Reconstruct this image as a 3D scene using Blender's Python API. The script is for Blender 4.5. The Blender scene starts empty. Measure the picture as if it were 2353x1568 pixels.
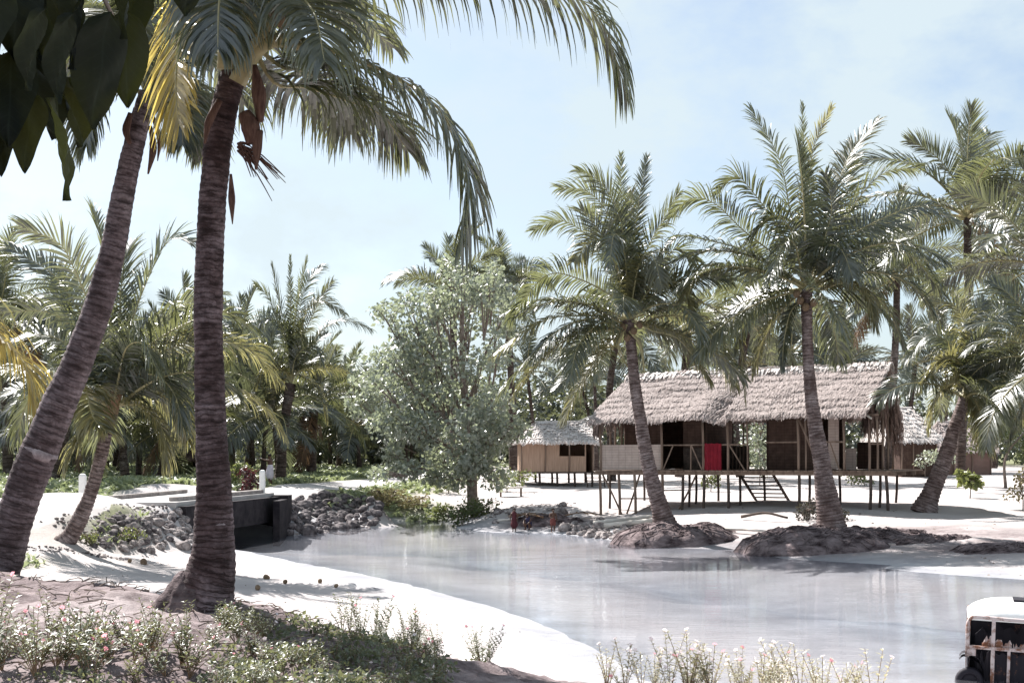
import bpy, bmesh, math, random
import numpy as np
from mathutils import Vector, Matrix
R = math.radians
scene = bpy.context.scene
COL = scene.collection
rng = np.random.default_rng(7)
random.seed(7)
F, U0, V0, HC = 2940.0, 1176.0, 1035.0, 3.3   # focal length in photo pixels, principal column, horizon row, eye height

def px(u, v, d):
    return np.array([(u - U0) / F * d, d, HC + (V0 - v) / F * d])

# ------------------------------------------------------------------ object helpers
def tag(o, label=None, cat=None, group=None, kind=None):
    if label: o['label'] = label
    if cat: o['category'] = cat
    if group: o['group'] = group
    if kind: o['kind'] = kind
    return o

def empty(name, loc, rot=(0, 0, 0)):
    o = bpy.data.objects.new(name, None)
    o.empty_display_size = 0.2
    o.location = loc; o.rotation_euler = rot
    COL.objects.link(o)
    return o

def link(name, me, parent=None, loc=(0, 0, 0), rot=(0, 0, 0), scale=1.0):
    o = bpy.data.objects.new(name, me)
    COL.objects.link(o)
    if parent is not None: o.parent = parent
    o.location = loc; o.rotation_euler = rot
    o.scale = (scale,) * 3 if not hasattr(scale, '__len__') else scale
    return o

class MB:
    """collects verts and faces for one mesh"""
    def __init__(s):
        s.v, s.f, s.m, s.uv, s.n = [], [], [], [], 0
    def add(s, verts, faces, mi=0, uv=None):
        verts = np.asarray(verts, float).reshape(-1, 3)
        s.v.append(verts)
        for f in faces: s.f.append(tuple(int(i) + s.n for i in f)); s.m.append(mi)
        s.uv.append(np.zeros((len(verts), 2)) if uv is None else np.asarray(uv, float))
        s.n += len(verts)
        return s
    def box(s, lo, hi, mi=0, bev=0.0):
        x0, y0, z0 = lo; x1, y1, z1 = hi
        v = [(x0,y0,z0),(x1,y0,z0),(x1,y1,z0),(x0,y1,z0),(x0,y0,z1),(x1,y0,z1),(x1,y1,z1),(x0,y1,z1)]
        return s.add(v, [(0,3,2,1),(4,5,6,7),(0,1,5,4),(1,2,6,5),(2,3,7,6),(3,0,4,7)], mi)
    def tube(s, P, rad, n=8, mi=0, cap=True, uvs=False, wob=None):
        P = np.asarray(P, float); k = len(P)
        rad = np.full(k, rad) if np.isscalar(rad) else np.asarray(rad, float)
        T = np.gradient(P, axis=0); T /= np.linalg.norm(T, axis=1)[:, None] + 1e-9
        ref = np.array([0, 1.0, 0]) if abs(T[:, 1]).mean() < .8 else np.array([1.0, 0, 0])
        A = np.cross(T, ref); A /= np.linalg.norm(A, axis=1)[:, None] + 1e-9
        B = np.cross(T, A)
        nn = n + 1 if uvs else n
        th = np.arange(nn) / n * 2 * np.pi
        rr = rad[:, None] * np.ones(nn)[None]
        if wob is not None: rr = rr + wob(th, k)
        V = P[:, None] + rr[..., None] * (np.cos(th)[None, :, None] * A[:, None] + np.sin(th)[None, :, None] * B[:, None])
        fs = []
        for i in range(k - 1):
            for j in range(n):
                j2 = (j + 1) if uvs else (j + 1) % n
                fs.append((i*nn+j, i*nn+j2, (i+1)*nn+j2, (i+1)*nn+j))
        if cap:
            fs.append(tuple(range(n - 1, -1, -1))); fs.append(tuple((k-1)*nn + j for j in range(n)))
        uv = None
        if uvs:
            L = np.concatenate([[0], np.cumsum(np.linalg.norm(np.diff(P, axis=0), axis=1))])
            uv = np.stack([np.tile(th / (2*np.pi), (k, 1)), np.tile(L[:, None], (1, nn))], -1).reshape(-1, 2)
        return s.add(V, fs, mi, uv)
    def bar(s, p, q, r, n=6, mi=0):
        return s.tube([p, q], r, n, mi)
    def strips(s, A, B, mi=0):
        """A, B: (N, k, 3) left/right edges of N ribbons"""
        N, k, _ = A.shape
        V = np.stack([A, B], 2).reshape(-1, 3)
        base = (np.arange(N) * k * 2)[:, None]
        i = np.arange(k - 1) * 2
        q = np.stack([base + i, base + i + 1, base + i + 3, base + i + 2], -1).reshape(-1, 4)
        return s.add(V, q.tolist(), mi)
    def mesh(s, name, mats, smooth=False):
        me = bpy.data.meshes.new(name)
        V = np.concatenate(s.v) if s.v else np.zeros((0, 3))
        me.from_pydata(V.tolist(), [], s.f)
        for m in (mats if isinstance(mats, (list, tuple)) else [mats]): me.materials.append(m)
        me.polygons.foreach_set('material_index', np.array(s.m, np.int32))
        if any(u.any() for u in s.uv):
            uv = np.concatenate(s.uv)
            idx = np.zeros(len(me.loops), np.int32); me.loops.foreach_get('vertex_index', idx)
            me.uv_layers.new(name='UVMap').data.foreach_set('uv', uv[idx].ravel())
        if smooth: me.polygons.foreach_set('use_smooth', np.ones(len(me.polygons), bool))
        me.update()
        return me
    def build(s, name, mats, parent=None, smooth=False, **k):
        return link(name, s.mesh(name, mats, smooth), parent, **k)

def norm(a):
    return a / (np.linalg.norm(a, axis=-1, keepdims=True) + 1e-9)

def resample(P, n):
    """Catmull-Rom through P, n points evenly spaced"""
    P = np.asarray(P, float)
    if len(P) > 2:
        Q = np.vstack([2*P[0]-P[1], P, 2*P[-1]-P[-2]])
        t = np.linspace(0, 1, 16, endpoint=False)[:, None]
        out = []
        for i in range(1, len(Q) - 2):
            p0, p1, p2, p3 = Q[i-1], Q[i], Q[i+1], Q[i+2]
            out.append(.5*((2*p1)+(-p0+p2)*t+(2*p0-5*p1+4*p2-p3)*t**2+(-p0+3*p1-3*p2+p3)*t**3))
        P = np.vstack(out + [Q[-2][None]])
    s = np.concatenate([[0], np.cumsum(np.linalg.norm(np.diff(P, axis=0), axis=1))])
    q = np.linspace(0, s[-1], n)
    return np.stack([np.interp(q, s, P[:, i]) for i in range(P.shape[1])], 1)

def vnoise(x, y, seed=0):
    xi, yi = np.floor(x).astype(np.int64), np.floor(y).astype(np.int64)
    fx, fy = x - xi, y - yi
    fx = fx*fx*(3-2*fx); fy = fy*fy*(3-2*fy)
    def h(a, b):
        n = (a * 374761393 + b * 668265263 + seed * 1442695041) & 0xffffffff
        n = ((n ^ (n >> 13)) * 1274126177) & 0xffffffff
        return ((n ^ (n >> 16)) & 0xffff) / 65535.0
    return (h(xi,yi)*(1-fx)+h(xi+1,yi)*fx)*(1-fy) + (h(xi,yi+1)*(1-fx)+h(xi+1,yi+1)*fx)*fy

def fbm(x, y, o=4, seed=0):
    a, s, t = 1.0, 0.0, 0.0
    for i in range(o):
        s = s + a * vnoise(x * 2**i, y * 2**i, seed + i); t += a; a *= .5
    return s / t - .5

# ------------------------------------------------------------------ materials
class NT:
    def __init__(s, name):
        s.mat = bpy.data.materials.new(name); s.mat.use_nodes = True
        s.t = s.mat.node_tree; s.t.nodes.clear()
        s.out = s.t.nodes.new('ShaderNodeOutputMaterial')
    def n(s, typ, **k):
        nd = s.t.nodes.new(typ)
        for a, b in k.items():
            if hasattr(nd, a) and a not in nd.inputs: setattr(nd, a, b)
        return nd
    def l(s, a, b): s.t.links.new(a, b)
    def coord(s, kind='Object', scale=(1, 1, 1)):
        c = s.n('ShaderNodeTexCoord'); m = s.n('ShaderNodeMapping')
        m.inputs['Scale'].default_value = scale
        s.l(c.outputs[kind], m.inputs['Vector'])
        return m.outputs['Vector']
    def noise(s, vec, scale, detail=4, rough=.55, dist=0):
        n = s.n('ShaderNodeTexNoise')
        n.inputs['Scale'].default_value = scale; n.inputs['Detail'].default_value = detail
        n.inputs['Roughness'].default_value = rough; n.inputs['Distortion'].default_value = dist
        s.l(vec, n.inputs['Vector'])
        return n.outputs['Fac']
    def ramp(s, fac, stops):
        r = s.n('ShaderNodeValToRGB'); e = r.color_ramp.elements
        while len(e) < len(stops): e.new(.5)
        for el, (p, c) in zip(e, stops):
            el.position = p; el.color = (*c, 1) if hasattr(c, '__len__') else (c, c, c, 1)
        s.l(fac, r.inputs['Fac'])
        return r.outputs['Color']
    def mix(s, fac, a, b, blend='MIX'):
        m = s.n('ShaderNodeMix', data_type='RGBA', blend_type=blend)
        for sock, v in ((m.inputs[0], fac), (m.inputs[6], a), (m.inputs[7], b)):
            if hasattr(v, 'is_output'): s.l(v, sock)
            elif hasattr(v, '__len__'): sock.default_value = (*v, 1)
            else: sock.default_value = v
        return m.outputs[2]
    def math(s, op, a, b=0.0):
        m = s.n('ShaderNodeMath', operation=op)
        for i, v in enumerate((a, b)):
            if hasattr(v, 'is_output'): s.l(v, m.inputs[i])
            else: m.inputs[i].default_value = v
        return m.outputs[0]
    def bump(s, h, strength=.5, dist=.05):
        b = s.n('ShaderNodeBump'); b.inputs['Strength'].default_value = strength
        b.inputs['Distance'].default_value = dist
        s.l(h, b.inputs['Height'])
        return b.outputs['Normal']
    def bsdf(s, col, rough=.8, spec=.3, normal=None, metal=0.0):
        b = s.n('ShaderNodeBsdfPrincipled')
        b.inputs['Roughness'].default_value = rough
        b.inputs['Specular IOR Level'].default_value = spec
        b.inputs['Metallic'].default_value = metal
        if hasattr(col, 'is_output'): s.l(col, b.inputs['Base Color'])
        else: b.inputs['Base Color'].default_value = (*col, 1)
        if normal is not None: s.l(normal, b.inputs['Normal'])
        return b.outputs['BSDF']
    def done(s, sh):
        s.l(sh, s.out.inputs['Surface']); return s.mat

def leaf_mat(name, a, b, trans, tfac=.4, rough=.4, spec=.5, scale=1.5, ior=1.5):
    t = NT(name); v = t.coord('Object')
    oi = t.n('ShaderNodeObjectInfo')
    f = t.noise(v, scale, 3)
    f = t.math('ADD', f, t.math('MULTIPLY', t.math('SUBTRACT', oi.outputs['Random'], .5), .5))
    c = t.mix(t.ramp(f, [(.3, 0.0), (.7, 1.0)]), a, b)
    p = t.bsdf(c, rough, spec); p.node.inputs['IOR'].default_value = ior
    tr = t.n('ShaderNodeBsdfTranslucent')
    c2 = t.mix(t.ramp(f, [(.3, 0.0), (.75, 1.0)]), trans, tuple(x*1.5 for x in trans))
    t.l(c2, tr.inputs['Color'])
    m = t.n('ShaderNodeMixShader'); m.inputs[0].default_value = tfac
    t.l(p, m.inputs[1]); t.l(tr.outputs[0], m.inputs[2])
    return t.done(m.outputs[0])

def simple(name, a, b, scale=4, rough=.85, spec=.2, bump=.3, detail=5, stretch=(1, 1, 1), metal=0, bdist=.03):
    t = NT(name); v = t.coord('Object', stretch)
    f = t.noise(v, scale, detail, .6)
    c = t.mix(t.ramp(f, [(.32, 0.0), (.68, 1.0)]), a, b)
    return t.done(t.bsdf(c, rough, spec, t.bump(f, bump, bdist), metal))

M = {}
M['frond'] = leaf_mat('frond_green', (.016, .026, .020), (.070, .080, .048), (.17, .18, .065), .29, .41, 1.0, ior=1.72)
M['frond_far'] = leaf_mat('frond_far_green', (.011, .018, .016), (.046, .056, .040), (.11, .12, .055), .28, .36, 1.0, ior=1.6)
M['frond_olive'] = leaf_mat('frond_olive', (.055, .055, .026), (.115, .11, .055), (.25, .23, .085), .38, .36, .9, ior=1.6)
M['frond_yellow'] = leaf_mat('frond_yellow', (.09, .08, .025), (.18, .15, .05), (.42, .33, .085), .5, .36, .9)
M['frond_dead'] = leaf_mat('frond_dry', (.13, .085, .055), (.22, .155, .105), (.20, .12, .06), .25, .7, .2)
M['rachis'] = simple('frond_midrib', (.24, .22, .11), (.36, .31, .17), 6, .5, .4, .1)
M['rachis_brown'] = simple('stalk_brown', (.16, .09, .06), (.30, .19, .12), 6, .7, .2, .2)
def veined(name, a, b, trans):
    t = NT(name); v = t.coord('Object'); sx = t.n('ShaderNodeSeparateXYZ'); t.l(v, sx.inputs[0])
    ab = t.math('ABSOLUTE', sx.outputs['X'])
    side = t.math('FRACT', t.math('ADD', t.math('MULTIPLY', sx.outputs['Z'], 38.0), t.math('MULTIPLY', ab, 34.0)))
    vein = t.ramp(side, [(0, .8), (.13, 0.0), (1, 0.0)]); mid = t.ramp(ab, [(0, 1.0), (.0035, .0), (1, 0)])
    n = t.noise(v, 14, 5); oi = t.n('ShaderNodeObjectInfo')
    c = t.mix(t.ramp(n, [(.35, 0.0), (.7, 1.0)]), a, b)
    c = t.mix(t.math('MAXIMUM', vein, mid), c, tuple(x*1.7 for x in b))
    p = t.bsdf(c, .5, .10, t.bump(t.math('ADD', side, n), .25, .004)); tr = t.n('ShaderNodeBsdfTranslucent')
    t.l(t.mix(t.math('MULTIPLY', oi.outputs['Random'], .9), tuple(x*.25 for x in trans), tuple(x*1.6 for x in trans)), tr.inputs['Color'])
    m = t.n('ShaderNodeMixShader'); m.inputs[0].default_value = .3; t.l(p, m.inputs[1]); t.l(tr.outputs[0], m.inputs[2])
    return t.done(m.outputs[0])
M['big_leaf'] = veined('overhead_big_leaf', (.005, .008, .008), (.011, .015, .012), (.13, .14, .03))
M['broad'] = leaf_mat('broad_leaf', (.075, .095, .075), (.30, .32, .275), (.25, .28, .16), .32, .36, .9, 3)
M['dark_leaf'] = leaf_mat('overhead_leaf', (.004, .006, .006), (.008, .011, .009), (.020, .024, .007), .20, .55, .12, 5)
M['bush'] = leaf_mat('bush_leaf', (.05, .075, .03), (.12, .14, .06), (.2, .22, .06), .3, .45, .4, 2)
M['brush'] = leaf_mat('dark_brush', (.020, .018, .018), (.06, .05, .045), (.05, .05, .03), .2, .6, .2, 3)
M['grass'] = leaf_mat('grass_blade', (.13, .155, .09), (.31, .34, .22), (.28, .32, .15), .3, .5, .3, .7)
M['straw'] = leaf_mat('dry_grass', (.26, .22, .12), (.42, .37, .24), (.3, .26, .12), .25, .7, .2, 2)
M['herb'] = leaf_mat('herb_leaf', (.07, .085, .05), (.22, .235, .17), (.20, .21, .09), .3, .42, .5, 4)
M['herb_sunlit'] = leaf_mat('sunlit_herb_leaf', (.22, .22, .14), (.50, .48, .40), (.40, .36, .22), .35, .45, .5, 4)  # herb leaf lightened, strong sunlight put into its colour
M['stem'] = simple('herb_stem', (.20, .12, .08), (.32, .24, .15), 8, .7, .2, .1)
M['petal'] = leaf_mat('pink_petal', (.75, .28, .34), (.85, .42, .48), (.8, .35, .4), .4, .6, .2, 3)
M['petal_white'] = leaf_mat('pale_petal', (.85, .70, .74), (.9, .82, .84), (.8, .7, .72), .4, .6, .2, 3)
M['croton'] = leaf_mat('maroon_leaf', (.04, .012, .018), (.09, .03, .035), (.08, .02, .02), .3, .4, .4, 3)

def trunk_mat(name, a, b, ringscale=9.0, pale=(.42, .38, .36), patch=.5):
    t = NT(name)
    uv = t.n('ShaderNodeTexCoord').outputs['UV']
    mp = t.n('ShaderNodeMapping'); mp.inputs['Scale'].default_value = (1, 1, 1); t.l(uv, mp.inputs['Vector'])
    ov = t.coord('Object')
    n1 = t.noise(ov, 3.2, 6, .65)
    n2 = t.noise(ov, 22, 4, .6)
    # ring scars: rings up the stem, warped
    sx = t.n('ShaderNodeSeparateXYZ'); t.l(mp.outputs['Vector'], sx.inputs[0])
    mp2 = t.n('ShaderNodeMapping'); mp2.inputs['Scale'].default_value = (2.2, 9, 1); t.l(uv, mp2.inputs['Vector'])
    n4 = t.noise(mp2.outputs['Vector'], 1.4, 6, .7)
    y = t.math('ADD', sx.outputs['Y'], t.math('MULTIPLY', n1, .16))
    y = t.math('ADD', y, t.math('MULTIPLY', n4, .10))
    w = t.math('FRACT', t.math('MULTIPLY', y, ringscale))
    ring = t.ramp(w, [(0.0, 0.0), (.10, .15), (.28, 1.0), (1.0, .72)])
    c = t.mix(t.ramp(n1, [(.36, 0.0), (.62, 1.0)]), a, b)
    pt = t.ramp(t.noise(ov, 1.3, 7, .72), [(.50, 0.0), (.66, patch)])
    c = t.mix(pt, c, pale)
    c = t.mix(t.ramp(n4, [(.46, 0.0), (.60, .9)]), c, (a[0]*.45, a[1]*.42, a[2]*.42))
    c = t.mix(t.math('MULTIPLY', t.math('SUBTRACT', 1.0, ring), .55), c, (a[0]*.4, a[1]*.4, a[2]*.4))
    c = t.mix(t.ramp(n2, [(.35, .35), (.6, 0.0)]), c, (a[0]*.5, a[1]*.5, a[2]*.5))
    h = t.math('ADD', t.math('MULTIPLY', ring, .6), t.math('MULTIPLY', n2, .6))
    return t.done(t.bsdf(c, .85, .2, t.bump(h, .9, .02)))
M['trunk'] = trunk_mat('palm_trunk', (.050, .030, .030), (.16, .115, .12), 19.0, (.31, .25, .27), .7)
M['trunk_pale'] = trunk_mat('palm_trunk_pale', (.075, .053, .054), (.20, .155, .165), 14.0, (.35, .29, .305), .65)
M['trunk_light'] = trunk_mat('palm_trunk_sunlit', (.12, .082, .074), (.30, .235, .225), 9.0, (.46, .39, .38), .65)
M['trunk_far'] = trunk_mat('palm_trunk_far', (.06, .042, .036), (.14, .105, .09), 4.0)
M['ring'] = simple('lichen_ring', (.13, .10, .105), (.40, .35, .36), 9, .9, .1, .5)
M['bark'] = simple('bark', (.12, .09, .075), (.28, .23, .20), 5, .9, .1, .6)
M['husk'] = simple('coconut_husk', (.10, .065, .04), (.24, .17, .11), 7, .7, .25, .3)
M['spathe'] = simple('dry_spathe', (.055, .028, .024), (.14, .085, .065), 6, .8, .15, .4, stretch=(6, 6, 1))
M['rock'] = simple('coral_rock', (.085, .068, .068), (.42, .375, .36), 1.6, .92, .15, .7)
M['rock_dark'] = simple('coral_rock_weathered', (.022, .018, .022), (.20, .175, .175), 1.7, .92, .15, .7)
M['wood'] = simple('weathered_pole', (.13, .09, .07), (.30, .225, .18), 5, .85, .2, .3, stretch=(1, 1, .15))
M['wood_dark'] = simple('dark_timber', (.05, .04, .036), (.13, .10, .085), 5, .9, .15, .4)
M['log'] = simple('bleached_log', (.42, .38, .34), (.66, .62, .57), 6, .85, .15, .3, stretch=(.2, 1, 1))
M['post_white'] = simple('white_paint', (.70, .68, .66), (.80, .79, .77), 9, .7, .3, .1)
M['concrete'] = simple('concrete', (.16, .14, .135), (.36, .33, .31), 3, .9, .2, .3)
M['concrete_dark'] = simple('shaded_concrete', (.010, .008, .011), (.036, .030, .033), 3, .9, .2, .3)  # near-black: shade of the bridge side and opening put into the colour
M['red'] = simple('red_cloth', (.17, .010, .022), (.25, .016, .030), 5, .8, .2, .15)

def weave_mat(name, a, b, sc=16):
    t = NT(name); v = t.coord('Object')
    sx = t.n('ShaderNodeSeparateXYZ'); t.l(v, sx.inputs[0])
    n = t.noise(v, 4, 5)
    row = t.math('FRACT', t.math('MULTIPLY', sx.outputs['Z'], sc))
    st = t.math('FRACT', t.math('MULTIPLY', t.math('ADD', sx.outputs['X'], t.math('MULTIPLY', n, .1)), sc*.35))
    c = t.mix(t.ramp(n, [(.3, 0.0), (.7, 1.0)]), a, b)
    c = t.mix(t.ramp(row, [(0, .6), (.25, 0.0), (1, 0.0)]), c, tuple(x*.45 for x in a))
    c = t.mix(t.ramp(st, [(0, .45), (.15, 0.0), (1, .0)]), c, tuple(x*.5 for x in a))
    return t.done(t.bsdf(c, .85, .15, t.bump(row, .3, .01)))
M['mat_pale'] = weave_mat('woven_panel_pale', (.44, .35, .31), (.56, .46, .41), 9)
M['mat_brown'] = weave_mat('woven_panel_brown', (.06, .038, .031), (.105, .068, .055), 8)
M['board_tan'] = simple('tan_board', (.30, .205, .15), (.45, .32, .245), 2.5, .85, .15, .3, stretch=(9, 9, .5))
M['ochre'] = simple('brown_plaster', (.19, .125, .105), (.26, .175, .15), 2, .9, .1, .2)

def thatch_mat(name, a, b, c3):
    t = NT(name); v = t.coord('Object', (1, 1, 1))
    v2 = t.coord('Object', (7, 7, 1.6))
    n1 = t.noise(v, .9, 6, .65); n2 = t.noise(v2, 2.5, 6, .7)
    c = t.mix(t.ramp(n2, [(.3, 0.0), (.7, 1.0)]), a, b)
    c = t.mix(t.ramp(n1, [(.46, 0.0), (.66, .6)]), c, c3)
    c = t.mix(t.ramp(t.noise(v, 5.5, 5, .7), [(.52, 0.0), (.70, .6)]), c, tuple(x*.55 for x in a))
    return t.done(t.bsdf(c, .9, .1, t.bump(n2, .9, .06)))
M['thatch'] = thatch_mat('thatch_weathered', (.19, .148, .138), (.62, .54, .51), (.40, .338, .32))
M['thatch_pale'] = thatch_mat('thatch_pale', (.52, .46, .43), (.72, .67, .64), (.80, .76, .74))
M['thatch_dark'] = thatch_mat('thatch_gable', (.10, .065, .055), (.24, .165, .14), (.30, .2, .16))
M['skin'] = simple('dark_skin', (.085, .042, .028), (.12, .062, .042), 9, .55, .35, .05)
M['hair'] = simple('black_hair', (.012, .010, .010), (.03, .025, .022), 40, .8, .2, .4)
M['cloth_white'] = simple('pale_cloth', (.52, .47, .52), (.66, .6, .66), 6, .9, .1, .2)
M['cloth_maroon'] = simple('maroon_cloth', (.06, .020, .024), (.10, .035, .04), 6, .9, .1, .2)
M['cloth_navy'] = simple('navy_cloth', (.03, .03, .06), (.06, .055, .10), 6, .9, .1, .2)
M['cloth_red'] = simple('red_shorts', (.14, .05, .045), (.20, .075, .065), 6, .9, .1, .2)
M['eye'] = simple('eye', (.6, .6, .6), (.7, .7, .7), 3, .3, .5, 0)

def rust_mat(name, paint, pf):
    t = NT(name); v = t.coord('Object')
    n = t.noise(v, 5, 8, .7); n2 = t.noise(v, 30, 4)
    rust = t.mix(n2, (.10, .035, .018), (.26, .12, .07))
    f = t.ramp(n, [(pf, 0.0), (pf + .12, 1.0)])
    c = t.mix(f, paint, rust)
    return t.done(t.bsdf(c, .7, .3, t.bump(n, .4, .02)))
M['cab_white'] = rust_mat('white_cab_paint', (.80, .79, .77), .60)
M['cab_frame'] = rust_mat('rusty_frame_paint', (.52, .44, .43), .47)
M['rust'] = rust_mat('rust_dark', (.012, .010, .016), .60)
# ------------------------------------------------------------------ light, sky, camera
SUN_AZ = (-0.62, 0.78); SUN_EL = R(46)
n_ = math.hypot(*SUN_AZ)
to_sun = Vector((SUN_AZ[0]/n_*math.cos(SUN_EL), SUN_AZ[1]/n_*math.cos(SUN_EL), math.sin(SUN_EL)))
sd_ = bpy.data.lights.new('sun', 'SUN'); sd_.energy = 5.0; sd_.angle = R(.5); sd_.color = (1, .965, .93)
so = bpy.data.objects.new('sun', sd_); COL.objects.link(so)
so.rotation_euler = (-to_sun).to_track_quat('-Z', 'Y').to_euler(); so.location = (-30, 30, 40)

world = bpy.data.worlds.new('World'); scene.world = world; world.use_nodes = True
wt = world.node_tree; wt.nodes.clear()
wo = wt.nodes.new('ShaderNodeOutputWorld'); bg = wt.nodes.new('ShaderNodeBackground')
sky = wt.nodes.new('ShaderNodeTexSky'); sky.sky_type = 'NISHITA'; sky.sun_disc = False
sky.sun_elevation = SUN_EL; sky.sun_rotation = math.atan2(SUN_AZ[0], SUN_AZ[1])
sky.air_density = 1.0; sky.dust_density = 1.5; sky.ozone_density = 1.5
tc = wt.nodes.new('ShaderNodeTexCoord'); mp = wt.nodes.new('ShaderNodeMapping')
mp.inputs['Scale'].default_value = (1.0, 1.0, 1.7); wt.links.new(tc.outputs['Generated'], mp.inputs['Vector'])
nz = wt.nodes.new('ShaderNodeTexNoise'); nz.inputs['Scale'].default_value = 5.0; nz.inputs['Detail'].default_value = 6
nz.inputs['Roughness'].default_value = .6; wt.links.new(mp.outputs['Vector'], nz.inputs['Vector'])
rp = wt.nodes.new('ShaderNodeValToRGB'); e = rp.color_ramp.elements
e[0].position = .42; e[0].color = (.34,)*3 + (1,); e[1].position = .60; e[1].color = (.92,)*3 + (1,)
wt.links.new(nz.outputs['Fac'], rp.inputs['Fac'])
mx = wt.nodes.new('ShaderNodeMix'); mx.data_type = 'RGBA'
wt.links.new(rp.outputs['Color'], mx.inputs[0]); wt.links.new(sky.outputs[0], mx.inputs[6])
mx.inputs[7].default_value = (4.75, 5.5, 5.85, 1)     # thin bright cloud, in the sky texture's own units
wt.links.new(mx.outputs[2], bg.inputs['Color']); bg.inputs['Strength'].default_value = .059
wt.links.new(bg.outputs[0], wo.inputs['Surface'])

cam = bpy.data.cameras.new('camera'); co = bpy.data.objects.new('camera', cam); COL.objects.link(co)
cam.sensor_width = 36; cam.lens = 36 * F / 2352.0; cam.shift_y = (V0 - 784) / 2352.0
cam.clip_end = 3000; cam.clip_start = .05
co.location = (0, 0, HC); co.rotation_euler = (R(90), 0, 0)
scene.camera = co
vs = scene.view_settings
vs.view_transform = 'Standard'; vs.look = 'None'; vs.exposure = 1.45; vs.gamma = 1; vs.use_curve_mapping = False
scene.cycles.filter_width = 1.5; scene.cycles.max_bounces = 8; scene.cycles.transparent_max_bounces = 12
scene.cycles.sample_clamp_indirect = 6

# ------------------------------------------------------------------ terrain
def wl(u, v):
    d = HC * F / (v - V0); return ((u - U0) / F * d, d)
POND = [(-26, 49.4), (-14, 49.2), wl(640, 1230), wl(690, 1226), wl(735, 1218), wl(800, 1206), wl(860, 1197), wl(950, 1196), wl(1040, 1198),
        wl(1052, 1214), wl(1130, 1222), wl(1200, 1223), wl(1290, 1226), wl(1420, 1242), wl(1500, 1256), wl(1600, 1259), wl(1700, 1262),
        wl(1800, 1283), wl(1950, 1291), wl(2050, 1297), wl(2030, 1305), wl(2110, 1314), wl(2250, 1324), wl(2400, 1334),
        (16, 27), (20, 18), (15, 13.5), (8, 13.6), (4.5, 15.2), (2.9, 17.2), wl(1470, 1560), wl(1380, 1500), wl(1250, 1436), wl(1100, 1385), wl(950, 1345), wl(800, 1312),
         wl(660, 1285), wl(550, 1264), (-10, 42.4), (-14, 42), (-26, 42)]
POND = np.array(POND)
def poly_dist(x, y, poly):
    """distance to polygon outline, negative inside"""
    d = np.full(x.shape, 1e9); ins = np.zeros(x.shape, bool)
    for a, b in zip(poly, np.roll(poly, -1, 0)):
        e = b - a; t = np.clip(((x-a[0])*e[0] + (y-a[1])*e[1]) / (e @ e + 1e-12), 0, 1)
        d = np.minimum(d, np.hypot(x - a[0] - t*e[0], y - a[1] - t*e[1]))
        c = (a[1] > y) != (b[1] > y)
        with np.errstate(divide='ignore', invalid='ignore'):
            xi = a[0] + (y - a[1]) * e[0] / (e[1] if e[1] else 1e-12)
        ins ^= c & (x < xi)
    return np.where(ins, -d, d)
ctrl = []
for a, b in zip(POND, np.roll(POND, -1, 0)):
    k = max(1, int(np.hypot(*(b - a)) / 1.3))
    for i in range(k):
        p = a + (b - a) * i / k; ctrl.append((p[0], p[1], 0.0))
gx, gy = np.meshgrid(np.arange(-26, 22, 2.6), np.arange(13, 62, 2.6)); gx, gy = gx.ravel(), gy.ravel()
dd = poly_dist(gx, gy, POND)
for X, Y, D in zip(gx, gy, dd):
    if D < -1.2: ctrl.append((X, Y, -min(.7, (.02 + .10 * -D) if Y - 32 > -1.45*(X + 3) + 11 or Y > 44 else (.01 + .022 * -D))))
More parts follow.
